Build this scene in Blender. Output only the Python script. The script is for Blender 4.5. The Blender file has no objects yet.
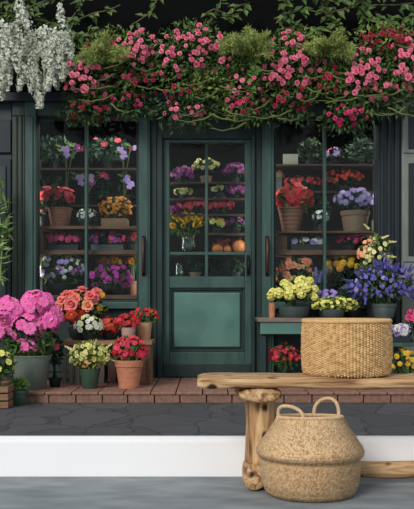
import bpy, math, random
import numpy as np
from mathutils import Vector, Quaternion
random.seed(7)
R = random.random
def U(a, b): return a + (b - a) * random.random()
SC = bpy.context.scene
COL = SC.collection
F, HZ, CX, CAMY, CAMZ = 900.0, 300.0, 207.0, -3.0, 0.59
def X(px, Y): return (px - CX) * (Y - CAMY) / F
def Z(py, Y): return CAMZ - (py - HZ) * (Y - CAMY) / F
def S(Y): return (Y - CAMY) / F            # metres per pixel at depth Y

# ------------------------------------------------------------------ materials
def lin(c):
    return tuple(((v / 255) / 12.92 if v / 255 <= 0.04045 else ((v / 255 + 0.055) / 1.055) ** 2.4) for v in c) + (1,)
MATS = {}
def mat(name, c, rough=0.6, kind='flat', var=0.25, c2=None, scale=8.0, stretch=(1, 1, 1), bump=0.0, metal=0.0, spec=0.4):
    if name in MATS: return MATS[name]
    m = bpy.data.materials.new(name); m.use_nodes = True
    nt = m.node_tree; n = nt.nodes; L = nt.links
    b = n['Principled BSDF']
    b.inputs['Roughness'].default_value = rough; b.inputs['Metallic'].default_value = metal
    b.inputs['Specular IOR Level'].default_value = spec
    A = lin(c); B = lin(c2) if c2 else tuple(v * (1 - var) for v in A[:3]) + (1,)
    mix = n.new('ShaderNodeMix'); mix.data_type = 'RGBA'
    mix.inputs[6].default_value = A; mix.inputs[7].default_value = B
    L.new(mix.outputs[2], b.inputs['Base Color'])
    if kind == 'petal':        # every flower its own shade
        oi = n.new('ShaderNodeObjectInfo'); gi = n.new('ShaderNodeNewGeometry')
        a = n.new('ShaderNodeMath'); a.operation = 'MULTIPLY_ADD'
        L.new(gi.outputs['Random Per Island'], a.inputs[0]); a.inputs[1].default_value = 0.35
        h = n.new('ShaderNodeMath'); h.operation = 'MULTIPLY'; h.inputs[1].default_value = 0.65
        L.new(oi.outputs['Random'], h.inputs[0]); L.new(h.outputs[0], a.inputs[2])
        L.new(a.outputs[0], mix.inputs[0])
    elif kind == 'leaf':
        gi = n.new('ShaderNodeNewGeometry'); L.new(gi.outputs['Random Per Island'], mix.inputs[0])
    elif kind == 'cell':
        at = n.new('ShaderNodeAttribute'); at.attribute_name = 'cell'
        L.new(at.outputs['Fac'], mix.inputs[0])
    else:
        tc = n.new('ShaderNodeTexCoord'); mp = n.new('ShaderNodeMapping'); mp.inputs['Scale'].default_value = stretch
        nz = n.new('ShaderNodeTexNoise'); nz.inputs['Scale'].default_value = scale; nz.inputs['Detail'].default_value = 5
        L.new(tc.outputs['Object'], mp.inputs[0]); L.new(mp.outputs[0], nz.inputs['Vector'])
        rp = n.new('ShaderNodeValToRGB'); rp.color_ramp.elements[0].position = 0.35; rp.color_ramp.elements[1].position = 0.68
        L.new(nz.outputs['Fac'], rp.inputs[0]); L.new(rp.outputs[0], mix.inputs[0])
        if bump:
            bp = n.new('ShaderNodeBump'); bp.inputs['Strength'].default_value = bump; bp.inputs['Distance'].default_value = 0.01
            L.new(nz.outputs['Fac'], bp.inputs['Height']); L.new(bp.outputs[0], b.inputs['Normal'])
    MATS[name] = m
    return m
def log_mat(name, axis):
    m = bpy.data.materials.new(name); m.use_nodes = True; nt = m.node_tree; n = nt.nodes; L = nt.links
    b = n['Principled BSDF']; b.inputs['Roughness'].default_value = 0.62; b.inputs['Specular IOR Level'].default_value = 0.3
    tc = n.new('ShaderNodeTexCoord'); mp = n.new('ShaderNodeMapping')
    sc = [34, 34, 34]; sc[axis] = 3.5; mp.inputs['Scale'].default_value = sc
    nz = n.new('ShaderNodeTexNoise'); nz.inputs['Scale'].default_value = 1.6; nz.inputs['Detail'].default_value = 6; nz.inputs['Distortion'].default_value = 0.6
    L.new(tc.outputs['Object'], mp.inputs[0]); L.new(mp.outputs[0], nz.inputs['Vector'])
    r = n.new('ShaderNodeValToRGB'); e = r.color_ramp.elements
    e[0].position = 0.32; e[0].color = lin((110, 74, 46)); e[1].position = 0.64; e[1].color = lin((218, 184, 140))
    k = e.new(0.47); k.color = lin((180, 140, 98))
    L.new(nz.outputs['Fac'], r.inputs[0])
    mp2 = n.new('ShaderNodeMapping'); s2 = [20, 20, 20]; s2[axis] = 12; mp2.inputs['Scale'].default_value = s2
    vo = n.new('ShaderNodeTexVoronoi'); vo.inputs['Scale'].default_value = 1.0
    nd = n.new('ShaderNodeTexNoise'); nd.inputs['Scale'].default_value = 30
    L.new(tc.outputs['Object'], mp2.inputs[0]); L.new(mp2.outputs[0], vo.inputs['Vector']); L.new(tc.outputs['Object'], nd.inputs['Vector'])
    ad = n.new('ShaderNodeMath'); ad.operation = 'MULTIPLY_ADD'; ad.inputs[1].default_value = 0.25
    L.new(nd.outputs['Fac'], ad.inputs[0]); L.new(vo.outputs['Distance'], ad.inputs[2])
    r2 = n.new('ShaderNodeValToRGB'); r2.color_ramp.elements[0].position = 0.27; r2.color_ramp.elements[1].position = 0.4
    L.new(ad.outputs[0], r2.inputs[0])
    mx = n.new('ShaderNodeMix'); mx.data_type = 'RGBA'; mx.inputs[6].default_value = lin((58, 38, 24))
    L.new(r2.outputs[0], mx.inputs[0]); L.new(r.outputs[0], mx.inputs[7]); L.new(mx.outputs[2], b.inputs['Base Color'])
    bp = n.new('ShaderNodeBump'); bp.inputs['Strength'].default_value = 0.5; bp.inputs['Distance'].default_value = 0.006
    L.new(nz.outputs['Fac'], bp.inputs['Height']); L.new(bp.outputs[0], b.inputs['Normal'])
    return m
def stone_mat():
    m = bpy.data.materials.new('slate_paving'); m.use_nodes = True; nt = m.node_tree; n = nt.nodes; L = nt.links
    b = n['Principled BSDF']; b.inputs['Roughness'].default_value = 0.75
    tc = n.new('ShaderNodeTexCoord'); mp = n.new('ShaderNodeMapping'); mp.inputs['Scale'].default_value = (3.2, 2.2, 1)
    wn = n.new('ShaderNodeTexNoise'); wn.inputs['Scale'].default_value = 4; wm = n.new('ShaderNodeMix'); wm.data_type = 'RGBA'; wm.blend_type = 'ADD'; wm.inputs[0].default_value = 0.22
    L.new(tc.outputs['Object'], wn.inputs['Vector']); L.new(tc.outputs['Object'], wm.inputs[6]); L.new(wn.outputs['Color'], wm.inputs[7]); L.new(wm.outputs[2], mp.inputs[0])
    v = n.new('ShaderNodeTexVoronoi'); v.feature = 'DISTANCE_TO_EDGE'; v.inputs['Scale'].default_value = 1.0
    c = n.new('ShaderNodeTexVoronoi'); c.inputs['Scale'].default_value = 1.0
    L.new(mp.outputs[0], v.inputs['Vector']); L.new(mp.outputs[0], c.inputs['Vector'])
    nz = n.new('ShaderNodeTexNoise'); nz.inputs['Scale'].default_value = 9; nz.inputs['Detail'].default_value = 6
    L.new(tc.outputs['Object'], nz.inputs['Vector'])
    rp = n.new('ShaderNodeValToRGB'); rp.color_ramp.elements[0].position = 0.0; rp.color_ramp.elements[0].color = (0.5, 0.5, 0.5, 1)
    rp.color_ramp.elements[1].position = 0.025; rp.color_ramp.elements[1].color = (1, 1, 1, 1)
    L.new(v.outputs['Distance'], rp.inputs[0])
    h = n.new('ShaderNodeSeparateColor'); L.new(c.outputs['Color'], h.inputs[0])
    a = n.new('ShaderNodeMath'); a.operation = 'MULTIPLY_ADD'; a.inputs[1].default_value = 0.5
    L.new(h.outputs[0], a.inputs[0]); L.new(nz.outputs['Fac'], a.inputs[2])
    base = n.new('ShaderNodeMix'); base.data_type = 'RGBA'; base.inputs[6].default_value = lin((50, 51, 55)); base.inputs[7].default_value = lin((78, 78, 82))
    L.new(a.outputs[0], base.inputs[0])
    mu = n.new('ShaderNodeMix'); mu.data_type = 'RGBA'; mu.blend_type = 'MULTIPLY'; mu.inputs[0].default_value = 1
    L.new(base.outputs[2], mu.inputs[6]); L.new(rp.outputs[0], mu.inputs[7]); L.new(mu.outputs[2], b.inputs['Base Color'])
    bp = n.new('ShaderNodeBump'); bp.inputs['Strength'].default_value = 0.7; bp.inputs['Distance'].default_value = 0.02
    L.new(rp.outputs[0], bp.inputs['Height']); L.new(bp.outputs[0], b.inputs['Normal'])
    return m
def glass_mat(name, fac, tint):
    m = bpy.data.materials.new(name); m.use_nodes = True; nt = m.node_tree; n = nt.nodes; L = nt.links
    n.remove(n['Principled BSDF'])
    t = n.new('ShaderNodeBsdfTransparent'); t.inputs[0].default_value = tint
    g = n.new('ShaderNodeBsdfGlossy'); g.inputs['Roughness'].default_value = 0.04
    x = n.new('ShaderNodeMixShader'); x.inputs[0].default_value = fac
    L.new(t.outputs[0], x.inputs[1]); L.new(g.outputs[0], x.inputs[2]); L.new(x.outputs[0], n['Material Output'].inputs[0])
    return m
def petal(name, c, var=0.45, c2=None): return mat('petal_' + name, c, 0.55, 'petal', var, c2, spec=0.25)
def leafm(name, c, c2): return mat('leaf_' + name, c, 0.5, 'leaf', 0, c2, spec=0.3)

TEAL = mat('teal_paint', (60, 90, 84), 0.45, var=0.35, scale=5, stretch=(3, 3, 0.7))
TEAL_D = mat('dark_teal_paint', (34, 54, 54), 0.45, var=0.35, scale=5, stretch=(3, 3, 0.7))
TEAL_L = mat('light_teal_paint', (88, 130, 120), 0.42, var=0.3, scale=4)
INK = mat('ink_blue_paint', (24, 36, 44), 0.5, var=0.3, scale=5, stretch=(3, 3, 0.6))
BLACK = mat('charcoal_paint', (9, 10, 11), 0.9, var=0.3, spec=0.1)
GREYP = mat('grey_paint', (126, 132, 126), 0.5, var=0.3, scale=5, stretch=(3, 3, 0.6))
OLIVE = mat('olive_grey_paint', (52, 62, 54), 0.5, var=0.3, scale=5, stretch=(4, 3, 0.5))
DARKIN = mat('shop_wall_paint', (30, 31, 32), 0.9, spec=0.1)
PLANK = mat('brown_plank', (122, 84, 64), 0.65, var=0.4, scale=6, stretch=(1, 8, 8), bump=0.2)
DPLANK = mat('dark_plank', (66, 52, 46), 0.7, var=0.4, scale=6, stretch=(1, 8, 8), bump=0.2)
CRATE = mat('crate_wood', (148, 112, 84), 0.7, var=0.4, scale=6, stretch=(1, 6, 6), bump=0.2)
GWOOD = mat('weathered_grey_wood', (116, 112, 104), 0.75, var=0.4, scale=6, stretch=(6, 6, 1), bump=0.2)
STEPM = mat('step_board', (152, 112, 96), 0.7, var=0.35, scale=7, stretch=(5, 1.2, 5), bump=0.2)
STEPR = mat('step_riser_board', (138, 106, 90), 0.7, var=0.35, scale=7, stretch=(5, 1.2, 5), bump=0.2)
TERRA = mat('terracotta', (196, 130, 98), 0.75, var=0.3, scale=10, stretch=(1, 1, 4), bump=0.15)
TERRA2 = mat('pale_terracotta', (206, 158, 124), 0.75, var=0.25, scale=10)
PINKP = mat('pale_clay', (188, 152, 144), 0.75, var=0.2, scale=10)
TAN = mat('tan_clay', (132, 106, 88), 0.75, var=0.25, scale=10)
BROWNP = mat('brown_clay', (146, 98, 80), 0.7, var=0.3, scale=10)
ZINC = mat('zinc', (120, 134, 124), 0.45, var=0.3, scale=7, metal=0.25)
GREENP = mat('green_glaze', (58, 86, 70), 0.4, var=0.3, scale=7)
GREYPOT = mat('grey_pot', (74, 84, 84), 0.5, var=0.25, scale=7)
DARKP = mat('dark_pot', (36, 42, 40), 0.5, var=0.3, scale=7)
SOIL = mat('soil', (44, 34, 28), 0.95, var=0.5, scale=60)
IRON = mat('dark_iron', (26, 26, 28), 0.4, metal=0.4)
BRONZE = mat('brown_bronze', (88, 56, 46), 0.4, metal=0.4)
WHITE = mat('white_gloss_paint', (250, 250, 252), 0.4, var=0.02, scale=2)
CONC = mat('grey_concrete', (146, 153, 156), 0.7, var=0.0, c2=(112, 120, 126), scale=5, stretch=(1, 2.2, 1), bump=0.04)
CARD = mat('grey_card', (150, 150, 140), 0.8, var=0.2)
PUMP = mat('pumpkin_skin', (196, 116, 64), 0.5, var=0.3, scale=12)
GLASS = glass_mat('window_glass', 0.012, (0.88, 0.93, 0.93, 1))
VASEG = glass_mat('vase_glass', 0.12, (0.75, 0.85, 0.8, 1))
STRAW = mat('pouf_straw', (222, 184, 128), 0.7, 'cell', 0, (168, 126, 76))
SEAG = mat('basket_seagrass', (228, 196, 152), 0.72, 'cell', 0, (150, 110, 74))
SLATE = stone_mat()
LOGX, LOGY, LOGZ = log_mat('log_wood_long', 0), log_mat('log_wood_cross', 1), log_mat('log_wood_upright', 2)
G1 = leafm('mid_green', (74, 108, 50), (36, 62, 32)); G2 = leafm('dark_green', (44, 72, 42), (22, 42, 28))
G3 = leafm('yellow_green', (140, 152, 66), (78, 104, 42)); G4 = leafm('soft_green', (94, 118, 54), (50, 74, 36))
G5 = leafm('blue_green', (62, 92, 70), (34, 58, 48)); G6 = leafm('fresh_green', (112, 146, 64), (62, 100, 44))
STEMM = mat('vine_stem', (98, 112, 58), 0.6, var=0.4, scale=20)
TWIG = mat('brown_twig', (92, 86, 60), 0.7, var=0.4, scale=20)
YC = mat('flower_eye_yellow', (224, 186, 70), 0.7); DC = mat('flower_eye_dark', (110, 50, 50), 0.7)

# ------------------------------------------------------------------ mesh builder
class MB:
    def __init__(s): s.v = []; s.f = []; s.m = []; s.attr = None
    def box(s, x0, x1, y0, y1, z0, z1, mi=0):
        k = len(s.v)
        s.v += [(x0,y0,z0),(x1,y0,z0),(x1,y1,z0),(x0,y1,z0),(x0,y0,z1),(x1,y0,z1),(x1,y1,z1),(x0,y1,z1)]
        for q in ((0,3,2,1),(4,5,6,7),(0,1,5,4),(1,2,6,5),(2,3,7,6),(3,0,4,7)):
            s.f.append(tuple(k + i for i in q)); s.m.append(mi)
        return s
    def pbox(s, px0, px1, py0, py1, Y0, Y1, mi=0):        # box whose front face shows at these picture coordinates
        return s.box(X(px0, Y0), X(px1, Y0), Y0, Y1, Z(py1, Y0), Z(py0, Y0), mi)
    def tube(s, pts, rad, seg=8, mi=0, cap=True):
        pts = [Vector(p) for p in pts]; n = len(pts)
        if not hasattr(rad, '__len__'): rad = [rad] * n
        k0 = len(s.v); up = Vector((0.13, 0.21, 0.97)); prev = None
        for i, p in enumerate(pts):
            t = (pts[min(i + 1, n - 1)] - pts[max(i - 1, 0)]).normalized()
            a = prev if prev else t.orthogonal()
            a = (a - t * a.dot(t)); a = a.normalized() if a.length > 1e-6 else t.orthogonal().normalized()
            prev = a; b = t.cross(a)
            for j in range(seg):
                th = 2 * math.pi * j / seg
                s.v.append(tuple(p + (a * math.cos(th) + b * math.sin(th)) * rad[i]))
        for i in range(n - 1):
            for j in range(seg):
                a, b = k0 + i * seg + j, k0 + i * seg + (j + 1) % seg
                s.f.append((a, b, b + seg, a + seg)); s.m.append(mi)
        if cap:
            s.f.append(tuple(k0 + j for j in reversed(range(seg)))); s.m.append(mi)
            s.f.append(tuple(k0 + (n - 1) * seg + j for j in range(seg))); s.m.append(mi)
        return s
    def lathe(s, prof, c=(0, 0, 0), seg=28, mi=0, sx=1, sy=1):
        k0 = len(s.v)
        for r, z in prof:
            for j in range(seg):
                th = 2 * math.pi * j / seg
                s.v.append((c[0] + r * sx * math.cos(th), c[1] + r * sy * math.sin(th), c[2] + z))
        for i in range(len(prof) - 1):
            for j in range(seg):
                a, b = k0 + i * seg + j, k0 + i * seg + (j + 1) % seg
                s.f.append((a, b, b + seg, a + seg)); s.m.append(mi)
        return s
    def leaf(s, p, d, n, Ln, W, bend=0.15, mi=0):
        sd = d.cross(n)
        if sd.length < 1e-5: sd = d.orthogonal()
        sd.normalize(); n = sd.cross(d)
        k = len(s.v); mid = p + d * (Ln * 0.45)
        s.v += [tuple(p), tuple(mid - n * W * 0.12), tuple(p + d * Ln - n * (Ln * bend)), tuple(mid + sd * W * 0.5 + n * W * 0.1), tuple(mid - sd * W * 0.5 + n * W * 0.1)]
        s.f += [(k, k+3, k+1), (k+3, k+2, k+1), (k, k+1, k+4), (k+1, k+2, k+4)]; s.m += [mi] * 4
    def petal(s, az, r0, z0, Ln, W, a0, a1, cup=0.1, mi=0, ny=3, tipw=0.75, o=(0, 0, 0), fr=None):
        k = len(s.v); r, z = r0, z0; ca, sa = math.cos(az), math.sin(az)
        for j in range(ny + 1):
            t = j / ny; a = a0 + (a1 - a0) * t
            if j: r += math.cos(a) * Ln / ny; z += math.sin(a) * Ln / ny
            w = W * 0.5 * (0.3 + 1.5 * t - (1.8 - tipw) * t * t * t) if t < 1 else W * 0.5 * tipw * 0.75
            for q in (-1, 0, 1):
                rr = r - math.sin(a) * cup * W * q * q; zz = z + math.cos(a) * cup * W * q * q
                v = Vector((ca * rr - sa * w * q, sa * rr + ca * w * q, zz))
                if fr: v = fr @ v
                s.v.append((v.x + o[0], v.y + o[1], v.z + o[2]))
        for j in range(ny):
            for q in range(2):
                a = k + j * 3 + q
                s.f.append((a, a + 1, a + 4, a + 3)); s.m.append(mi)
    def mesh(s, name, mats, smooth=True):
        me = bpy.data.meshes.new(name); me.from_pydata(s.v, [], s.f); me.update()
        for m in mats: me.materials.append(m)
        me.polygons.foreach_set('material_index', s.m)
        if smooth: me.polygons.foreach_set('use_smooth', [True] * len(s.f))
        if s.attr:
            a = me.attributes.new('cell', 'FLOAT', 'POINT'); a.data.foreach_set('value', s.attr)
        return me
    def build(s, name, mats, parent=None, smooth=False, bevel=0.0, loc=None):
        if not isinstance(mats, (list, tuple)): mats = [mats]
        if loc is not None: s.v = [(x - loc[0], y - loc[1], z - loc[2]) for x, y, z in s.v]
        o = bpy.data.objects.new(name, s.mesh(name, mats, smooth)); COL.objects.link(o)
        if parent: o.parent = parent
        elif loc is not None: o.location = loc
        if bevel:
            b = o.modifiers.new('Bevel', 'BEVEL'); b.width = bevel; b.segments = 2; b.limit_method = 'ANGLE'
        return o
def tag(o, label, cat, group=None):
    o['label'] = label; o['category'] = cat
    if group: o['group'] = group
    return o
def thing(name, label, cat, loc, group=None):
    o = bpy.data.objects.new(name, None); COL.objects.link(o); o.location = loc; o.empty_display_size = 0.05
    return tag(o, label, cat, group)
def struct(o):
    o['kind'] = 'structure'; return o
def rv():
    while True:
        v = Vector((U(-1, 1), U(-1, 1), U(-1, 1)))
        if 0.05 < v.length < 1: return v.normalized()

# ------------------------------------------------------------------ blossoms (unit diameter, facing +Z)
def p_rose():
    b = MB(); b.lathe([(0.001, 0.12), (0.10, 0.10), (0.14, -0.02), (0.02, -0.12)], seg=7)
    for ring, (n, a0, a1, L, W, r0) in enumerate(((4, 1.35, 1.9, 0.26, 0.26, 0.04), (5, 0.9, 1.3, 0.34, 0.34, 0.06), (6, 0.35, 0.5, 0.42, 0.4, 0.06), (6, -0.05, -0.2, 0.46, 0.42, 0.06))):
        for i in range(n): b.petal(2 * math.pi * (i + ring * 0.37) / n, r0, -0.1, L, W, a0, a1, 0.12)
    return b
def p_five():
    b = MB()
    for i in range(5): b.petal(2 * math.pi * i / 5, 0.03, -0.12, 0.5, 0.52, 0.75, -0.25, 0.08, tipw=0.9)
    b.lathe([(0.001, 0.06), (0.07, 0.02), (0.07, -0.1)], seg=6, mi=1)
    return b
def p_mum():
    b = MB()
    for n, a0, a1, L in ((14, 0.05, -0.15, 0.47), (12, 0.5, 0.2, 0.4), (9, 0.95, 0.8, 0.28)):
        for i in range(n): b.petal(2 * math.pi * (i + L) / n, 0.05, 0.0, L, 0.13, a0, a1, 0.1, ny=2)
    b.lathe([(0.001, 0.16), (0.08, 0.13), (0.11, 0.02)], seg=7, mi=1)
    return b
def p_daisy():
    b = MB()
    for i in range(11): b.petal(2 * math.pi * i / 11, 0.08, 0.0, 0.42, 0.2, 0.1, -0.1, 0.08, ny=2)
    b.lathe([(0.001, 0.1), (0.09, 0.08), (0.15, 0.0)], seg=8, mi=1)
    return b
def p_pom(n=34, w=0.2):
    b = MB()
    for i in range(n):
        z = 1 - 1.75 * (i + 0.5) / n; th = i * 2.39996; r = math.sqrt(max(0, 1 - z * z))
        q = Vector((r * math.cos(th), r * math.sin(th), z)).to_track_quat('Z', 'Y')
        o = q @ Vector((0, 0, 0.34))
        for k in range(4): b.petal(k * 1.57 + i, 0.0, 0, 0.17, w, 0.7, 0.2, 0.1, ny=2, o=o, fr=q)
    return b
def p_tulip():
    b = MB()
    for ring in range(2):
        for i in range(3): b.petal(2 * math.pi * (i + ring * 0.5) / 3, 0.06, -0.45, 0.9, 0.55, 0.75, 1.75 - ring * 0.1, 0.16, ny=5, tipw=0.4)
    return b
def p_orchid():
    b = MB()
    for a, L, W in ((0.1, 0.46, 0.5), (3.04, 0.46, 0.5), (1.57, 0.46, 0.34), (3.9, 0.42, 0.3), (5.5, 0.42, 0.3)):
        b.petal(a, 0.03, 0, L, W, 0.25, -0.1, 0.06)
    b.petal(4.71, 0.02, 0.02, 0.24, 0.22, 0.9, -0.2, 0.2, mi=1)
    return b
def p_spike(n, L, r0, r1, fs):
    b = MB(); b.tube([(0, 0, 0), (0, 0, L * 0.5), (0, 0, L)], [0.02, 0.015, 0.008], 5, 1)
    for i in range(n):
        t = i / (n - 1); th = i * 2.39996; r = r0 + (r1 - r0) * t
        q = Vector((math.cos(th), math.sin(th), 0.25)).to_track_quat('Z', 'Y')
        o = Vector((r * math.cos(th) * 0.6, r * math.sin(th) * 0.6, L * (0.08 + 0.92 * t)))
        f = fs * (1 - 0.5 * t)
        for k in range(4): b.petal(k * 1.571 + th, 0.01, 0, f, f * 1.1, 0.65, 0.0, 0.08, ny=2, o=o, fr=q)
    return b
def p_raceme():
    b = MB(); b.tube([(0, 0, 0), (0, 0, 0.9)], 0.008, 4, 1); q = random.Random(11)
    for i in range(84):
        t = q.random(); th = q.uniform(0, 6.28); r = (0.27 * (1 - t) ** 0.6 + 0.03) * q.uniform(0.35, 1)
        fr = Vector((math.cos(th), math.sin(th), q.uniform(-0.6, 0.9))).to_track_quat('Z', 'Y'); o = (r * math.cos(th), r * math.sin(th), t); f = q.uniform(0.04, 0.075)
        for k in range(3): b.petal(k * 2.09 + th, 0.005, 0, f, f * 1.2, 0.6, 0.0, 0.1, ny=2, o=o, fr=fr)
    return b
PROTO = {'rose': p_rose, 'five': p_five, 'mum': p_mum, 'daisy': p_daisy, 'pom': p_pom, 'tulip': p_tulip, 'orchid': p_orchid,
         'umbel': lambda: p_pom(26, 0.26), 'spike': lambda: p_spike(34, 1.0, 0.1, 0.03, 0.13), 'fox': lambda: p_spike(20, 1.0, 0.12, 0.04, 0.17),
         'raceme': p_raceme}
MESH = {}
def blossom_mesh(proto, m, c):
    k = (proto, m.name, c.name)
    if k not in MESH: MESH[k] = PROTO[proto]().mesh('blossom_' + proto, [m, c])
    return MESH[k]
def put_blossom(par, proto, m, pos, nrm, size, c=None, name='blossom'):
    o = bpy.data.objects.new(name, blossom_mesh(proto, m, c or YC)); COL.objects.link(o); o.parent = par
    q = Vector(nrm).normalized().to_track_quat('Z', 'Y') @ Quaternion((0, 0, 1), U(0, 6.28))
    o.rotation_mode = 'QUATERNION'; o.rotation_quaternion = q; o.location = pos; o.scale = (size,) * 3
    return o
def shell(n, c, r, back=0.25, low=-0.35, jit=0.3):       # points over the front and top of an ellipsoid
    out = []; N = int(n * 2.2) + 6; k = 0
    pts = []
    while len(pts) < n and k < 60:
        pts = []
        for i in range(N):
            z = 1 - 2 * (i + 0.5) / N; th = i * 2.39996 + 0.7
            q = math.sqrt(1 - z * z); v = Vector((q * math.cos(th), q * math.sin(th), z)) + Vector((U(-jit, jit), U(-jit, jit), U(-jit, jit)))
            if v.y < back and v.z > low: pts.append(v.normalized())
        N += 4; k += 1
    random.shuffle(pts)
    for v in pts[:n]:
        f = U(0.8, 1.1)
        out.append((Vector((c[0] + v.x * r[0] * f, c[1] + v.y * r[1] * f, c[2] + v.z * r[2] * f)), Vector((v.x / r[0], v.y / r[1], v.z / r[2])).normalized()))
    return out
def leaves(b, c, r, n, L, W, mi=0, low=-0.9, droop=0.0, fill=0.55):
    for i in range(n):
        v = rv()
        if v.z < low: v.z = abs(v.z)
        f = fill + (1 - fill) * R() ** 0.6
        p = Vector((c[0] + v.x * r[0] * f, c[1] + v.y * r[1] * f, c[2] + v.z * r[2] * f))
        d = (v + rv() * 0.8 + Vector((0, 0, 0.25 - droop))).normalized()
        nn = (v * 0.7 + Vector((0, -0.3, 0.6)) + rv() * 0.6).normalized()
        k = U(0.7, 1.2)
        b.leaf(p - d * L * k * 0.5, d, nn, L * k, W * k, U(0, 0.3), mi)

# ------------------------------------------------------------------ pots
def pot_prof(shape, rt, rb, h):
    if shape == 'classic':
        return [(0.001, 0), (rb, 0), (rb + (rt - rb) * 0.75, h * 0.74), (rt * 0.93, h * 0.76), (rt, h * 0.77), (rt * 1.02, h * 0.99), (rt * 0.97, h), (rt * 0.88, h * 0.98), (rt * 0.85, h * 0.84), (0.001, h * 0.84)]
    if shape == 'ringed':
        q = [(0.001, 0), (rb, 0)]
        for i in range(1, 6):
            t = i / 6; r = rb + (rt - rb) * t
            q += [(r, h * t * 0.98), (r * 1.03, h * (t + 0.015)), (r * 1.03, h * (t + 0.04)), (r * 1.005, h * (t + 0.055))]
        return q + [(rt, h * 0.94), (rt * 1.05, h * 0.95), (rt * 1.05, h), (rt * 0.92, h), (rt * 0.88, h * 0.86), (0.001, h * 0.86)]
    if shape == 'bowl':
        return [(0.001, 0), (rb, 0), (rb + (rt - rb) * 0.6, h * 0.3), (rt * 0.97, h * 0.75), (rt, h), (rt * 0.93, h), (rt * 0.88, h * 0.85), (0.001, h * 0.85)]
    return [(0.001, 0), (rb * 0.97, 0), (rb, h * 0.02), (rt, h * 0.96), (rt * 1.03, h * 0.965), (rt * 1.03, h), (rt * 0.95, h), (rt * 0.9, h * 0.86), (0.001, h * 0.86)]
def make_pot(root, spec, s):
    shape, wt, wb, h, m = spec
    rt, rb, h = wt * s / 2, wb * s / 2, h * s
    if shape == 'trough':
        b = MB(); t = rt * 0.08
        b.box(-rt, rt, -rt * 0.5, rt * 0.5, 0, h * 0.8)
        b.box(-rt, rt, -rt * 0.5, -rt * 0.5 + t, h * 0.8, h); b.box(-rt, rt, rt * 0.5 - t, rt * 0.5, h * 0.8, h)
        b.box(-rt, -rt + t, -rt * 0.5 + t, rt * 0.5 - t, h * 0.8, h); b.box(rt - t, rt, -rt * 0.5 + t, rt * 0.5 - t, h * 0.8, h)
        return b.build('pot', m, root)
    p = MB().lathe(pot_prof(shape, rt, rb, h)).build('pot', m, root, smooth=True)
    md = p.modifiers.new('EdgeSplit', 'EDGE_SPLIT'); md.split_angle = math.radians(40)
    MB().lathe([(0.001, h * 0.9), (rt * 0.86, h * 0.88)]).build('soil', SOIL, p)
    return p
# plant: pot + foliage + blossoms; all sizes in picture pixels at its own depth
def plant(name, label, px, z, Y, pot, fol, lf, blooms, cat='potted flowers', group=None, low=-0.9, yflat=0.8, stems=6, x=None):
    s = S(Y); root = thing(name, label, cat, (X(px, Y) if x is None else x, Y, z), group)
    ph = 0
    if pot: make_pot(root, pot, s); ph = pot[3] * s * 0.85
    cdx, cz, rx, rz = [v * s for v in fol]; ry = min(rx, max(rz, rx * 0.6)) * yflat
    n, L, W, lm = lf; b = MB()
    if Y > 5.1: n = int(n * 1.6)
    for i in range(stems):
        e = rv(); e = Vector((cdx + e.x * rx * 0.6, e.y * ry * 0.6, cz + e.z * rz * 0.5))
        b.tube([(U(-.02, .02), U(-.02, .02), ph * 0.9), (e.x * 0.45, e.y * 0.45, (ph + e.z) / 2), tuple(e)], [0.9 * s, 0.7 * s, 0.4 * s], 5)
    leaves(b, (cdx, 0, cz), (rx * 0.97, ry * 0.97, rz * 0.97), n, L * s, W * s, low=low)
    b.build('foliage', lm, root)
    for bl in blooms:
        proto, m, k, size = bl[:4]; o = bl[4] if len(bl) > 4 else {}
        c = (cdx + o.get('dx', 0) * s, 0, cz + o.get('dz', 0) * s); r = (o.get('rx', fol[2]) * s, ry if 'rx' not in o else min(ry, o['rx'] * s), o.get('rz', fol[3]) * s)
        for p, nn in shell(k, c, r, o.get('back', 0.3), o.get('low', -0.35)):
            if o.get('up'): nn = (nn * 0.35 + Vector((0, -0.1, 1)) + rv() * 0.15).normalized(); p = p - nn * size * s * 0.5
            put_blossom(root, proto, m, p, (nn + Vector((0, -0.25, 0)) + rv() * 0.25), size * s * U(0.8, 1.15), o.get('c'), o.get('name', 'blossom'))
    return root

# ------------------------------------------------------------------ colours of the flowers
PINK_R = petal('rose_pink', (246, 156, 178), c2=(230, 104, 138)); CRIM = petal('crimson', (196, 62, 88), c2=(140, 34, 56))
AZA = petal('azalea_pink', (248, 136, 202), c2=(232, 88, 168)); CORAL = petal('coral', (244, 150, 148), c2=(230, 100, 104))
PEACH = petal('peach', (244, 176, 136), c2=(232, 134, 110)); SCAR = petal('scarlet', (214, 40, 52), c2=(160, 22, 40)); ORED = petal('orange_red', (222, 82, 58), c2=(176, 48, 44))
ROSY = petal('rosy_red', (224, 62, 92), c2=(178, 34, 66)); WHIT = petal('white', (236, 234, 224), c2=(196, 196, 190)); CREAM = petal('cream', (236, 232, 176), c2=(206, 206, 128))
LIME = petal('lime', (240, 234, 146), c2=(208, 206, 98)); LAV = petal('lavender', (186, 164, 226), c2=(140, 118, 196)); BLUE = petal('blue_violet', (116, 110, 190), c2=(76, 74, 156))
MAG = petal('magenta', (216, 70, 178), c2=(158, 38, 128)); PURP = petal('purple', (176, 84, 168), c2=(116, 48, 116)); YEL = petal('yellow', (240, 206, 78), c2=(222, 166, 44))
GOLD = petal('gold', (236, 170, 62), c2=(204, 110, 44)); HOTP = petal('hot_pink', (236, 88, 140), c2=(192, 44, 96)); WIST = petal('wisteria_white', (230, 230, 218), c2=(170, 180, 156))

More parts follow.
